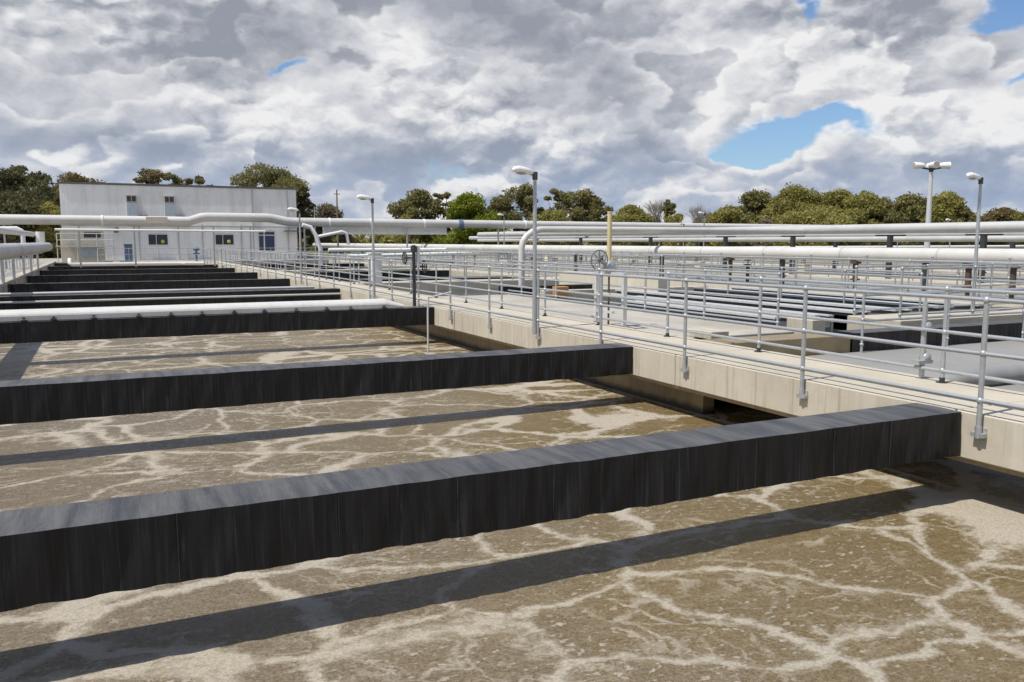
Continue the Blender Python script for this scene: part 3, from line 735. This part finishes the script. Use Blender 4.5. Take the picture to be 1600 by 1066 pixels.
long_pipe('thin_pipe', 'thin cream pipe running under the white crossing pipe before the building', [(-2.6, 59.2, 2.35), (10, 59.2, 2.30)], 0.07, M_WHITE, seam=False, n=10)
# drop pipes at the left and elbows
m = MB(); m.tube([(-3.3, 57.5, 2.2), (-3.3, 57.5, 1.35)], 0.24, 16)
tag(obj('drop_pipe', m, M_WHITE), 'thick white drop pipe below the crossing pipe left of the building', 'pipe')
m = MB(); m.tube([(-5.6, 57.5, 2.35), (-4.5, 57.5, 2.38), (-4.25, 57.5, 2.25), (-4.2, 57.5, 2.0), (-4.2, 57.5, 1.3)], 0.13, 12)
tag(obj('drop_pipe', m, M_WHITE), 'slender white elbow pipe left of the thick white drop pipe', 'pipe')
m = MB(); m.tube([(12.35, 58.5, 2.75), (12.9, 58.5, 2.6), (13.2, 58.4, 2.1), (13.5, 58.4, 1.2), (13.55, 58.4, 0.0)], 0.14, 12)
tag(obj('elbow_pipe', m, M_WHITE), 'white bent pipe dropping from the crossing pipe at the right end of the building', 'pipe')
m = MB(); m.tube([(13.4, 58.6, 1.95), (15.1, 58.6, 2.3), (15.4, 58.6, 2.2), (15.55, 58.6, 1.4)], 0.11, 12)
tag(obj('elbow_pipe', m, M_WHITE), 'white sloping branch pipe with a short drop right of the building', 'pipe')
PC = long_pipe('thin_pipe', 'slim cream pipe right of the building, upper of the two rows', [(13.5, 56, 1.05), (26, 56, 1.05), (95, 56, 1.15)], 0.13, M_WHITE, fl_step=5, n=12)
PD = long_pipe('thin_pipe', 'slim white pipe right of the building, lower of the two rows', [(13.2, 50, 0.75), (24, 50, 0.95)], 0.1, M_WHITE, seam=False, n=12)
for x in (14, 17, 20.5, 23): support(x, 56.2, -0.03, 0.9, 0.2, PC, M_GALV, 'x', 0.04)
# goose neck pipe (x~790..)
m = MB(); pts = [(15.2, 30.6, -0.33), (15.2, 30.6, 1.35)] + [(15.2 + 0.95 - 0.95 * cos(radians(a)), 30.6 + 0.0, 1.35 + 0.75 * sin(radians(a))) for a in (20, 40, 60, 80, 90)] + [(20, 30.6, 2.11), (30.2, 30.6, 2.11)]
m.tube(pts, 0.13, 14)
tag(obj('goose_neck_pipe', m, M_PIPEW), 'pale goose neck pipe curving over beside the nearest lamp post', 'pipe')
m = MB(); m.tube([(33.2, 20.2, 0.3), (33.2, 20.2, 1.2)] + [(33.2, 20.2 - 0.6 + 0.6 * cos(radians(a)), 1.2 + 0.6 * sin(radians(a))) for a in (20, 45, 70, 90, 120, 150)], 0.16, 12)
tag(obj('elbow_pipe', m, M_PIPE), 'grey pipe bend arching between the two large right hand pipes', 'pipe')
# left pipes
PL = long_pipe('large_pipe', 'fat grey pipe on posts along the left edge of the tank', [(-2.95, 9, 1.28), (-2.95, 58, 1.30)], 0.26, M_PIPE, fl_step=5.5)
for y in (13, 17.5, 22, 26.5, 31, 35.5, 39.7, 44.6, 49, 54): support(-3.3, y, -0.4, 0.95, 0.25, PL, M_GALV, 'x', 0.05)
long_pipe('overhead_pipe', 'white pipe above the fat grey pipe on the left edge', [(-4.4, 20, 2.15), (-3.7, 58, 2.05)], 0.14, M_PIPEW, fl_step=6, n=14)
railing('galvanised railing along the left edge of the foaming tank, below the fat grey pipe', 'railings beside the foaming tank', (-4.7, 30), (-4.7, 72), rails=(1.0, 0.5), detail=False)

# ------------------------------------------------------------------ right hand tanks
def slab(name, label, cat, x0, x1, y0, y1, z0, z1, mat, group=None, bev=0.012):
    m = MB(); m.box(x0, x1, y0, y1, z0, z1, bev); return tag(obj(name, m, mat), label, cat, group)
GC = 'concrete cross walls of the right hand tanks'
slab('cross_wall', 'brown stained low cross wall just beyond the walkway, left of the right hand black beam', 'wall', 8.82, 11.80, 10.70, 11.30, -1.6, -0.03, M_WETWALL, GC)
slab('cross_wall', 'brown stained wall behind the short black beam at the right', 'wall', 11.82, HX1, 11.12, 11.40, -1.6, -0.36, M_WETWALL, GC)
black_beam(10.66, 11.85, 17.3, 0.0, -0.36, 0.45, 'short black beam beyond the railings at the right, above the grey water', 'black beams in the right hand tanks', 4, 0.1)
black_beam(13.35, 14.6, 26.0, -0.02, -0.36, 0.4, 'black beam behind the pale cross walkway at the right edge', 'black beams in the right hand tanks', 0, 0.2)
for y, x0, x1, lab in ((27.4, 12.9, 17.6, 'black beam in the second tank seen left of the nearest lamp post'), (35.8, 9.9, 17.6, 'second farther black beam in the tank beyond the walkway'),
                       (44.6, 9.3, 17.6, 'third farther black beam in the tank beyond the walkway'), (53.0, 9.0, 17.6, 'fourth farther black beam in the tank beyond the walkway'),
                       (62.0, 9.0, 17.6, 'fifth and last black beam in the tank beyond the walkway')):
    black_beam(y, x0, x1, 0.0, -0.36, 0.45, lab, 'black beams in the right hand tanks', 0, 0.3)
slab('cover_slab', 'smooth light grey flat cover over the basin just beyond the walkway at the right', 'cover', 8.83, 38, 6.6, 10.64, -0.52, -0.33, M_COVER)
slab('cross_walkway', 'pale concrete cross walkway leading right from the railings', 'walkway', 14.3, 40, 11.75, 13.10, -0.34, 0.03, M_CONC, 'concrete cross walkways')
slab('cross_walkway', 'corner of a concrete cross walkway at the right edge of the photo', 'walkway', 8.81, 30, 3.9, 5.62, -0.5, -0.006, M_CONC, 'concrete cross walkways')
slab('concrete_deck', 'light grey concrete deck between the walkway and the grey troughs', 'deck', 8.81, 11.7, 11.95, 24.5, -0.34, -0.08, M_CONC2)
slab('concrete_kerb', 'small white ended concrete block on the light grey deck', 'block', 9.35, 9.75, 11.5, 12.2, -0.079, 0.06, M_CONC, 'blocks on the grey deck')
slab('concrete_kerb', 'white ended concrete block at the edge of the grey troughs', 'block', 12.4, 12.75, 12.2, 12.9, -0.3, 0.08, M_CONC, 'blocks on the grey deck')
slab('concrete_wall', 'cream concrete wall face left of the handwheel valve', 'wall', 13.2, 20.0, 24.8, 25.2, -0.5, -0.02, M_CONC, GC)
slab('concrete_wall', 'brown concrete wall with a joint seen right of the handwheel valve', 'wall', 16.6, 17.0, 23.2, 30.0, -0.5, 0.42, M_CREAM, GC)
slab('concrete_wall', 'long pale wall behind the grey troughs', 'wall', 20.3, 20.7, 11.0, 34.0, -0.5, 0.12, M_CREAM, GC)
slab('walkway', 'distant pale walkway under the lowest large pipe', 'walkway', 20.9, 23.2, 5.9, 73.5, -0.5, 0.02, M_CONC, 'distant walkways')
slab('walkway', 'distant pale walkway below the high grey pipe', 'walkway', 29.3, 32.3, 5.9, 73.5, -0.5, 0.02, M_CONC, 'distant walkways')
slab('walkway', 'pale walkway on the far side of the second tank', 'walkway', 17.7, 19.0, 26.0, 73.5, -0.5, 0.0, M_CONC, 'distant walkways')
slab('walkway', 'farthest pale walkway right of all the pipes', 'walkway', 40.5, 43.0, 5.9, 73.5, -0.5, 0.05, M_CONC, 'distant walkways')
slab('cross_walkway', 'pale cross walkway behind the goose neck pipe', 'walkway', 8.82, 17.69, 32.0, 33.2, -0.34, 0.0, M_CONC, 'concrete cross walkways')
slab('cross_walkway', 'distant pale cross walkway right of the building', 'walkway', 8.82, 17.69, 48.0, 49.2, -0.34, 0.0, M_CONC, 'concrete cross walkways')
slab('orange_box', 'small orange cover box on the cream wall beside the handwheel valve', 'box', 13.45, 13.9, 24.45, 24.78, -0.2, 0.12, M_ORANGE)

# grey troughs
GT = 'grey metal troughs in the right hand tanks'
tr = [(12.6, 13.15, 18.8, 0.02), (13.7, 13.15, 20.4, 0.02), (14.8, 13.15, 22.6, 0.06), (16.1, 13.15, 21.6, 0.06), (17.5, 13.15, 22.2, 0.08), (18.9, 13.15, 22.0, 0.08)]
names = ['first', 'second', 'third', 'fourth', 'fifth', 'sixth']
for i, (x, y0, y1, zt) in enumerate(tr):
    root = thing('trough', '%s long grey trough counted from the walkway side, under the railings at the right' % names[i], 'trough', (x, y0, zt), GT)
    m = MB(); m.box(x - 0.2, x - 0.16, y0, y1, -0.45, zt); m.box(x + 0.16, x + 0.2, y0, y1, -0.45, zt); m.box(x - 0.155, x + 0.155, y0, y1, -0.45, -0.2)
    m.box(x - 0.155, x + 0.155, y1 - 0.04, y1, -0.195, zt - 0.002)
    obj('channel', m, M_TSIDE, root)
    m = MB(); m.box(x - 0.27, x - 0.12, y0, y1 + 0.01, zt + 0.002, zt + 0.05); m.box(x + 0.12, x + 0.27, y0, y1 + 0.01, zt + 0.002, zt + 0.03); obj('lip', m, M_GALVL, root)
for i, (x, y0, y1, zt) in enumerate([(24.5, 8, 40, 0.0), (26.2, 8, 44, 0.0), (27.8, 8, 48, 0.0), (33.6, 8, 50, 0.0), (35.2, 8, 52, 0.0), (38, 8, 56, 0.0)]):
    m = MB(); m.box(x - 0.3, x - 0.24, y0, y1, -0.45, zt); m.box(x + 0.24, x + 0.3, y0, y1, -0.45, zt); m.box(x - 0.23, x + 0.23, y0, y1, -0.45, -0.1)
    tag(obj('trough', m, M_TROUGH), '%s distant grey trough beyond the lowest large pipe, counted from the left' % names[i], 'trough', 'distant grey troughs')
# grey fat pipe lying over the near grey water
m = MB(); m.tube([(9.6, 7.35, -0.95), (9.6, 7.35, -0.45), (9.75, 7.35, -0.28), (10.1, 7.35, -0.22), (26, 7.35, -0.22)], 0.13, 16)
tag(obj('fat_pipe', m, M_DULL), 'fat dull grey pipe lying just above the grey water at the right edge', 'pipe')
m = MB(); m.tube([(8.62, 6.75, 0.02), (8.62, 6.75, 0.9)], 0.03, 8); m.ball((8.66, 6.75, 0.25), 0.07); m.ball((8.66, 6.75, 0.62), 0.06); m.box(8.5, 8.74, 6.7, 6.8, 0.18, 0.22)
tag(obj('hose_tap', m, M_GALV), 'standpipe tap fixed beside a railing post on the walkway at the right', 'tap')

# railings on the far side
GR = 'railings among the right hand tanks'
railing('railing along the front of the pale cross walkway at the right', GR, (14.4, 11.85), (39, 11.85), detail=False)
railing('railing along the back of the pale cross walkway at the right', GR, (14.4, 13.0), (39, 13.0), detail=False)
railing('railing of the corner cross walkway at the right edge of the photo', GR, (8.9, 5.52), (30, 5.52), detail=False)
railing('railing along the back edge of the smooth grey cover at the right', GR, (11.9, 10.55), (36, 10.55), z=-0.33, rails=(1.0, 0.55), detail=False)
railing('railing between the grey troughs behind the smooth grey cover', GR, (16.8, 13.3), (16.8, 23.0), z=-0.2, rails=(1.1, 0.6), detail=False)
railing('railing along the far edge of the grey deck', GR, (11.6, 12.3), (11.6, 24.3), z=-0.08, detail=False)
railing('railing on the pale wall behind the grey troughs', GR, (20.5, 11.5), (20.5, 34), z=0.12, rails=(0.95, 0.5), detail=False)
railing('railing in front of the lowest large pipe', GR, (21.0, 6), (21.0, 73), detail=False)
railing('railing behind the lowest large pipe', GR, (23.1, 6), (23.1, 73), detail=False)
railing('railing on the near edge of the walkway below the high grey pipe', GR, (29.4, 6), (29.4, 73), detail=False)
railing('railing on the far edge of the walkway below the high grey pipe', GR, (32.2, 6), (32.2, 73), detail=False)
railing('railing on the near side of the second tank walkway', GR, (17.8, 26.2), (17.8, 73), detail=False)
railing('railing on the far side of the second tank walkway', GR, (18.9, 26.2), (18.9, 73), detail=False)
railing('railing on the farthest walkway on the right', GR, (40.6, 6), (40.6, 73), detail=False)
railing('railing on the cross walkway behind the goose neck pipe', GR, (8.9, 32.1), (17.6, 32.1), detail=False)
railing('railing on the distant cross walkway right of the building', GR, (8.9, 48.1), (17.6, 48.1), detail=False)
railing('railing along the end wall of the tank in front of the building', GR, (XL + 3, YEND + 0.1), (40, YEND + 0.1), detail=False)
# odd plant on the far walkways
rnd = random.Random(11)
for i in range(14):
    x = 31.0 if i % 2 else 22.6; y = 9 + i * 4.4 + rnd.uniform(-1, 1); h = rnd.uniform(0.5, 1.0)
    if rnd.random() < 0.5:
        m = MB(); m.box(x - 0.2, x + 0.2, y - 0.25, y + 0.25, 0.02, h * 0.8, 0.02); m.box(x - 0.23, x + 0.23, y - 0.28, y + 0.28, h * 0.8 + 0.002, h * 0.8 + 0.05)
        nm, lab, ct = 'control_box', 'pale control box standing on a distant walkway', 'control box'
        mt = M_CREAM
    else:
        m = MB(); m.tube([(x, y, 0.02), (x, y, h * 0.7)], 0.07, 10); m.tube([(x, y, h * 0.7), (x, y, h * 0.7 + 0.05)], 0.14, 12); m.torus((x, y, h * 0.7 + 0.2), 0.13, 0.02, 'z', 16); m.tube([(x, y, h * 0.7), (x, y, h * 0.7 + 0.2)], 0.02, 6); m.tube([(x - .13, y, h * .7 + .2), (x + .13, y, h * .7 + .2)], 0.012, 6)
        nm, lab, ct = 'spindle_valve', 'dark spindle valve on a distant walkway', 'valve'
        mt = M_RUST if rnd.random() < 0.4 else M_DARK
    if nm == 'spindle_valve': lab = ('rusty' if mt is M_RUST else 'dark') + ' spindle valve with a flat handwheel on a distant walkway'
    lab += ' under the ' + ('high grey pipe' if i % 2 else 'lowest large pipe')
    tag(obj(nm, m, mt), lab, ct, ct + 's on the distant walkways ' + ('far' if i % 2 else 'near') + (' rusty' if mt is M_RUST else ''))

# ------------------------------------------------------------------ building
BY = 84.0
def bx(px): # metres across the facade, measured from the left corner of the building
    return px
bd = thing('plant_building', 'long low grey white ribbed metal building with two blue ducts on its front', 'building', (-3.15, BY, 0))
X0, X1 = -3.15, 17.2
m = MB(); m.box(X0, X1, BY, BY + 14, -0.03, 6.62); obj('wall', m, M_WALL, bd)
m = MB(); m.box(X0 - 0.12, X1 + 0.12, BY - 0.1, BY + 14.1, 6.622, 6.80); obj('roof_edge', m, M_TRIM, bd)
for k, x in enumerate((2.1, 5.25)):
    m = MB(); m.box(x, x + 0.85, BY - 0.55, BY - 0.003, 3.5, 5.1, 0.02); dct = obj('duct', m, M_DUCT, bd)
    m = MB(); m.box(x, x + 0.85, BY - 0.55, BY - 0.003, 5.102, 5.75, 0.02); obj('duct_hood', m, M_LENS, dct)
    m = MB()
    for q in range(2): m.box(x + 0.06 + q * 0.4, x + 0.38 + q * 0.4, BY - 0.56, BY - 0.553, 5.2, 5.66)
    obj('louvre', m, M_DARK, dct)
    m = MB(); m.box(x + 1.0, x + 1.7, BY - 0.35, BY - 0.003, 3.75, 3.95); obj('wall_lamp', m, M_DARK, bd)
for x0, x1, z0, z1 in ((3.8, 5.4, 1.35, 2.25), (9.6, 11.2, 1.35, 2.25)):
    m = MB(); m.box(x0, x1, BY - 0.05, BY - 0.003, z0, z1); wn = obj('window', m, M_GLASS, bd)
    m = MB(); xm = x0 + (x1 - x0) * 0.40
    m.box(x0 - 0.06, x1 + 0.06, BY - 0.08, BY - 0.052, z1, z1 + 0.06); m.box(x0 - 0.06, x1 + 0.06, BY - 0.08, BY - 0.052, z0 - 0.06, z0); m.box(xm - 0.03, xm + 0.03, BY - 0.08, BY - 0.052, z0, z1); obj('frame', m, M_GALVL, wn)
    m = MB(); m.ball((x1 - 0.42, BY - 0.08, z0 + 0.28), 0.17, 10, 6, (1, 0.2, 1)); obj('yellow_disc', m, M_YDISC, wn, 'round yellow disc on the window')  # flattened yellow disc set in front of the pane
m = MB(); m.box(13.55, 15.0, BY - 0.05, BY - 0.003, 0.75, 2.55); dr = obj('door', m, M_NAVY, bd, 'dark blue door')
m = MB()
for a, b_ in ((13.47, 13.55), (13.98, 14.1), (15.0, 15.08)): m.box(a, b_, BY - 0.09, BY - 0.052, 0.75, 2.55)
m.box(13.47, 15.08, BY - 0.09, BY - 0.052, 2.552, 2.64); m.box(13.55, 15.0, BY - 0.085, BY - 0.052, 2.18, 2.28); obj('frame', m, M_GALVL, dr)
m = MB(); m.box(-0.3, 0.35, BY - 0.1, BY - 0.003, 3.6, 3.85); obj('vent', m, M_DARK, bd)
m = MB(); m.ball((1.15, BY - 0.5, 2.65), 0.26, 10, 8); m.tube([(1.15, BY - 0.45, 2.65), (1.15, BY, 2.7)], 0.05, 8); obj('wall_lamp', m, M_DARK, bd, 'round black wall lamp')
m = MB()
for x in (3.0, 6.3, 8.4, 11.9, 13.0, 16.3): m.box(x, x + 0.09, BY - 0.09, BY - 0.003, 0, 3.2 if x < 12 else 6.5)
obj('downpipe', m, M_GALV, bd)
m = MB(); m.box(X0 - 0.05, X1 + 0.05, BY - 0.16, BY - 0.02, 2.98, 3.07); obj('sheet_flashing', m, M_GALV, bd)
m = MB(); m.box(15.9, 17.6, BY - 0.9, BY - 0.02, 2.6, 2.68); obj('door_canopy', m, M_TRIM, bd)
# small cabin on the left in front of the building
cb = thing('cabin', 'small cream cabin with a dark window strip in front of the left of the building', 'cabin', (-1.2, 76, 0))
m = MB(); m.box(-3.0, 0.15, 76.2, 80, -0.03, 2.55, 0.02); obj('wall', m, M_CREAM, cb)
m = MB(); m.box(-3.15, 0.3, 76.0, 80.2, 2.552, 2.66); obj('roof', m, M_WHITE, cb)
m = MB(); m.box(-1.3, -0.1, 76.13, 76.197, 1.95, 2.35); obj('window', m, M_GLASS, cb)
m = MB(); m.box(-1.55, -0.35, 76.13, 76.197, 0.35, 1.1); obj('grille', m, M_DUCT, cb)
m = MB(); m.box(-3.3, 0.9, 75.2, 75.9, 1.2, 1.3)
for x in (-3.2, -1.8, -0.4, 0.8): m.tube([(x, 75.25, -0.03), (x, 75.25, 2.25)], 0.035, 6)
for h in (1.75, 2.25): m.tube([(-3.2, 75.25, h), (0.8, 75.25, h)], 0.03, 6)
tag(obj('service_platform', m, M_GALVL), 'steel service platform with a handrail in front of the cream cabin', 'platform')
m = MB(); m.box(1.55, 2.15, 74.8, 75.2, 0.0, 1.35, 0.03); m.box(1.5, 2.2, 74.75, 75.25, 1.352, 1.42)
tag(obj('blue_cabinet', m, M_BLUE), 'narrow blue cabinet standing before the building below its left duct', 'cabinet')
m = MB(); m.tube([(7.0, 75, 0), (7.0, 75, 0.9)], 0.08, 8); m.ball((7.0, 75, 1.0), 0.22, 10, 6, (1.3, 1, 0.8)); m.box(6.75, 7.25, 74.9, 75.1, 0.55, 0.7)
tag(obj('blue_pump', m, M_BLUE), 'small blue pump head on a stand between the two building windows', 'pump')
m = MB(); m.box(9.1, 9.5, 31, 31.5, 0.0, 1.15, 0.02); m.box(9.05, 9.55, 30.95, 31.55, 1.152, 1.2)
tag(obj('white_cabinet', m, M_WHITE), 'narrow white cabinet behind the railing left of the second lamp post', 'cabinet')

# ------------------------------------------------------------------ trees
f_ = 1317.0; pt_ = math.atan(155 / f_); th_ = radians(25.763)
def place(px, dist):           # a bearing measured in the photo, at a chosen distance
    a = th_ + math.atan((px - 800) / 1326.0)
    return dist * sin(a), dist * cos(a), dist * cos(a - th_)
def leaves(clumps, seed, n_per, size, mat, name, parent, off):
    rs = np.random.RandomState(abs(seed) + 1); V = []
    for (cx, cy, cz, rx, ry, rz) in clumps:
        n = int(n_per * min(1.8, max(0.35, (rx * rz) / 1.4)))
        d = rs.normal(size=(n, 3)); d /= np.linalg.norm(d, axis=1)[:, None]
        rad = rs.uniform(0.25, 1.0, n) ** 0.45 * (1 + rs.normal(0, 0.12, n))
        c = d * rad[:, None] * np.array([rx, ry, rz]) + np.array([cx, cy, cz])
        a = rs.normal(size=(n, 3)); a /= np.linalg.norm(a, axis=1)[:, None]
        b = np.cross(a, rs.normal(size=(n, 3))); b /= np.linalg.norm(b, axis=1)[:, None]
        s = size * rs.uniform(0.5, 1.25, n)[:, None]
        q = np.stack([c - a * s, c + b * s * 0.55, c + a * s, c - b * s * 0.55], axis=1)
        V.append(q.reshape(-1, 3))
    V = np.concatenate(V) - np.array(off); nf = len(V) // 4
    me = bpy.data.meshes.new(name); me.vertices.add(len(V)); me.vertices.foreach_set('co', V.astype(np.float32).ravel())
    me.loops.add(nf * 4); me.loops.foreach_set('vertex_index', np.arange(nf * 4, dtype=np.int32))
    me.polygons.add(nf); me.polygons.foreach_set('loop_start', np.arange(0, nf * 4, 4, dtype=np.int32))
    me.update(calc_edges=True); me.materials.append(mat)
    o = bpy.data.objects.new(name, me); C.objects.link(o); o.parent = parent; return o
def tree(px, top, halfw, dist, mat, label, style='gum', seed=0, bottom=None, group='trees behind the plant', bark=None):
    rs = random.Random(seed * 13 + int(px)); x, y, dep = place(px, dist); k = dep / 1326.0
    H = (378 - top) * k + 1.6; R = halfw * k * 1.28
    kind = {'gum': 'gum_tree', 'round': 'broadleaf_tree', 'bare': 'bare_tree', 'bush': 'bush'}[style]
    root = thing(kind, label, {'gum': 'tree', 'round': 'tree', 'bare': 'tree', 'bush': 'bush'}[style], (x, y, -0.03), group)
    off = (x, y, -0.03); clumps = []; ends = []
    ctop = H; cb_ = H * (0.24 if style == 'gum' else 0.04 if style != 'bare' else 0.2)
    def env(u): # half width at relative crown height u
        if style == 'gum': return max(0.15, math.sin(pi * min(1, max(0, 0.14 + 0.80 * u))) ** 0.6)
        return max(0.1, math.sin(pi * (0.30 + 0.66 * u)) ** 0.7)
    n = {'gum': 28, 'round': 48, 'bare': 0, 'bush': 16}[style]
    for i in range(n):
        u = (i + 0.5) / n; u = min(1, max(0, u + rs.uniform(-0.06, 0.06)))
        ang = rs.uniform(0, 2 * pi); rr = rs.uniform(0.1, 0.92) ** 0.6 * R * env(u)
        cr = R * (rs.uniform(0.18, 0.38) if style == 'gum' else rs.uniform(0.24, 0.42))
        cx, cy = x + cos(ang) * rr, y + sin(ang) * rr * 0.8
        cz = cb_ + (ctop - cb_ - cr * 0.5) * u
        cz = min(cz, ctop - cr * 0.55)
        if rs.random() < 0.22:                      # stray boughs past the outline
            cx = x + (cx - x) * rs.uniform(1.1, 1.35); cy = y + (cy - y) * 1.2; cr *= 0.6; cz += rs.uniform(-0.4, 0.5) * cr
        clumps.append((cx, cy, cz, cr * 1.1, cr * 1.0, cr * rs.uniform(0.58, 0.85))); ends.append((cx, cy, cz))
    if style != 'bush':
        m = MB(); lean = rs.uniform(-0.08, 0.08) * H; tr_ = max(0.12, H * 0.024)
        top_p = Vector((x + lean, y, H * 0.55)); mid = Vector((x + lean * 0.3, y, H * 0.28))
        m.tube([(x, y, -0.1), mid, top_p], [tr_, tr_ * 0.8, tr_ * 0.5], 8); obj('trunk', m, bark or M_BARK, root)
        m = MB()
        if style == 'bare':
            def grow(p, d, L, r, lv):
                q = p + d * L; m.tube([p, (p + q) / 2 + Vector((rs.uniform(-1, 1), rs.uniform(-1, 1), 0)) * L * 0.05, q], [r, r * 0.8, r * 0.55], 4, False)
                if lv > 0:
                    for _ in range(4):
                        nd = (d + Vector((rs.uniform(-1, 1), rs.uniform(-1, 1), rs.uniform(-0.1, 0.7))) * 0.62).normalized()
                        grow(p + d * L * rs.uniform(0.5, 1.0), nd, L * rs.uniform(0.6, 0.8), r * 0.55, lv - 1)
            for _ in range(5):
                d = Vector((rs.uniform(-0.5, 0.5), rs.uniform(-0.5, 0.5), 1)).normalized(); grow(mid.lerp(top_p, rs.random() * 0.6), d, H * 0.26, tr_ * 0.4, 4)
        else:
            for e in ends[::2]:
                e = Vector(e); s_ = mid.lerp(top_p, rs.random()); m.tube([s_, (s_ + e) / 2 + Vector((0, 0, -0.05 * H)), e], [tr_ * 0.4, tr_ * 0.25, tr_ * 0.1], 5, False)
        obj('branches', m, bark or M_BARK, root)
    else:
        m = MB()
        for _ in range(5):
            a = rs.uniform(0, 2 * pi); m.tube([(x, y, -0.1), (x + cos(a) * R * 0.5, y + sin(a) * R * 0.5, H * 0.6)], [0.08, 0.03], 5, False)
        obj('stems', m, M_BARK, root)
    if clumps:
        leaves(clumps, seed + int(px), {'gum': 560, 'round': 700, 'bush': 420}[style], 0.20, mat, 'crown', root, off)
    return root
T = [
 (-12, 262, 62, 105, L_DARK, 'gum', 'large dark gum tree with layered crown at the far left'),
 (38, 262, 40, 110, L_DARK, 'gum', 'dark gum tree with a drooping right side beside the large far left one'),
 (28, 303, 62, 100, L_DARK, 'round', 'dense dark tree mass filling below the left gum crowns'),
 (84, 318, 22, 98, L_OLIVE, 'round', 'yellow green shrub tree hugging the left corner of the building'),
 (128, 274, 45, 125, L_EUCB, 'gum', 'brownish gum tree showing over the left end of the building roof'),
 (90, 290, 26, 125, L_EUCB, 'gum', 'thin brown gum tree just left of the building corner'),
 (240, 266, 30, 130, L_EUCB, 'gum', 'brownish flat crown above the roof, left one of the three'),
 (272, 271, 20, 130, L_EUC, 'gum', 'small flat crown above the roof, middle one of the three'),
 (312, 277, 24, 132, L_EUCB, 'gum', 'small brown crown above the roof, right one of the three'),
 (425, 260, 52, 115, L_EUC, 'gum', 'big domed gum tree behind the right end of the building'),
 (470, 292, 20, 115, L_DARK, 'gum', 'dark hanging crown on the right flank of the big domed gum'),
 (515, 320, 24, 120, L_PALE, 'round', 'small pale olive tree right of the building'),
 (655, 300, 34, 118, L_EUC, 'gum', 'gum tree left of the bright green tree'),
 (692, 300, 16, 119, L_EUC, 'gum', 'narrow gum crown rising just left of the bright green tree'),
 (735, 305, 36, 114, L_LIME, 'round', 'round bright green spring tree'),
 (775, 320, 20, 121, L_EUCB, 'round', 'small brownish tree right of the bright green tree'),
 (815, 290, 34, 118, L_EUC, 'gum', 'tall gum tree directly behind the nearest lamp post'),
 (872, 297, 22, 120, L_EUC, 'gum', 'open gum crown with sky gaps right of the nearest lamp post'),
 (905, 296, 30, 119, L_EUC, 'gum', 'gum tree with separated leaf clumps in the centre'),
 (936, 312, 18, 119, L_EUC, 'gum', 'low drooping gum crown left of the cream stem tube'),
 (860, 330, 30, 114, L_OLIVE, 'round', 'low olive tree behind the pipes right of the nearest lamp post'),
 (985, 323, 32, 117, L_OLIVE, 'round', 'rounded dark olive tree right of the cream stem tube'),
 (1030, 312, 26, 122, L_PALE, 'bare', 'leafless pale tree right of the cream stem tube'),
 (1047, 312, 13, 120, L_EUC, 'gum', 'narrow green tree between the leafless trees'),
 (1058, 336, 26, 110, L_OLIVE, 'bush', 'low green bush under the leafless trees'),
 (1092, 322, 24, 122, L_PALE, 'bare', 'second leafless pale tree, browner and farther right'),
 (1100, 334, 20, 124, L_PALE, 'round', 'pale dry tree beside the leafless trees'),
 (1140, 326, 32, 118, L_OLIVE, 'round', 'green sloping tree at the left end of the long tree row'),
 (1180, 300, 38, 124, L_EUC, 'round', 'darker tree in the left of the long tree row'),
 (1198, 336, 17, 108, L_PALE, 'bush', 'pale grey green bush in front of the long tree row'),
 (1245, 294, 42, 122, L_OLIVE, 'round', 'tallest leafy tree of the long row'),
 (1302, 300, 38, 123, L_OLIVE, 'round', 'leafy tree in the middle of the long row'),
 (1345, 302, 34, 122, L_OLIVE, 'round', 'leafy tree right of the middle of the long row'),
 (1375, 310, 24, 125, L_EUC, 'round', 'right end tree of the long row'),
 (1425, 305, 36, 122, L_EUC, 'round', 'tree directly left of the floodlight mast foot'),
 (1470, 303, 38, 121, L_OLIVE, 'round', 'tree right behind the floodlight mast'),
 (1500, 322, 24, 121, L_EUC, 'round', 'sloping tree between the mast and the right lamp post'),
 (1560, 326, 34, 135, L_EUCB, 'gum', 'flat brownish gum tree at the right edge'),
 (1528, 340, 30, 128, L_EUCB, 'round', 'low brown tree behind the right lamp post'),
 (1592, 334, 26, 132, L_OLIVE, 'round', 'low olive tree at the right edge'),
 (1270, 330, 60, 116, L_OLIVE, 'round', 'low leafy mass in front of the long tree row'),
 (1212, 318, 30, 128, L_OLIVE, 'round', 'leafy tree between the darker tree and the tallest one of the long row'),
 (1400, 328, 26, 130, L_OLIVE, 'round', 'low tree filling the dip left of the floodlight mast'),
 (1010, 338, 30, 130, L_EUC, 'round', 'low dark tree under the leafless trees on the left'),
 (1330, 322, 40, 130, L_OLIVE, 'round', 'broad low tree behind the middle of the long row'),
 (960, 338, 26, 130, L_OLIVE, 'round', 'low olive tree directly behind the cream stem tube'),
 (640, 335, 20, 114, L_OLIVE, 'bush', 'low bush left of the gum tree beside the bright green one'),
]
for i, (px, top, hw, dist, mat, style, lab) in enumerate(T):
    tree(px, top, hw, dist, mat, lab, style, seed=i + 3, bark=M_BARKP if style == 'bare' else None)
hb = random.Random(5)
cl = []
for i in range(150):
    px = -60 + i * 12 + hb.uniform(-4, 4); x, y, dep = place(px, 150 + hb.uniform(-4, 4)); r = hb.uniform(1.6, 3.0)
    cl.append((x, y, 1.4 + hb.uniform(-0.3, 1.0), r, r, r * 0.8))
ho = leaves(cl, 99, 70, 0.55, L_OLIVE, 'distant_scrub', None, (0, 0, 0)); ho['kind'] = 'stuff'
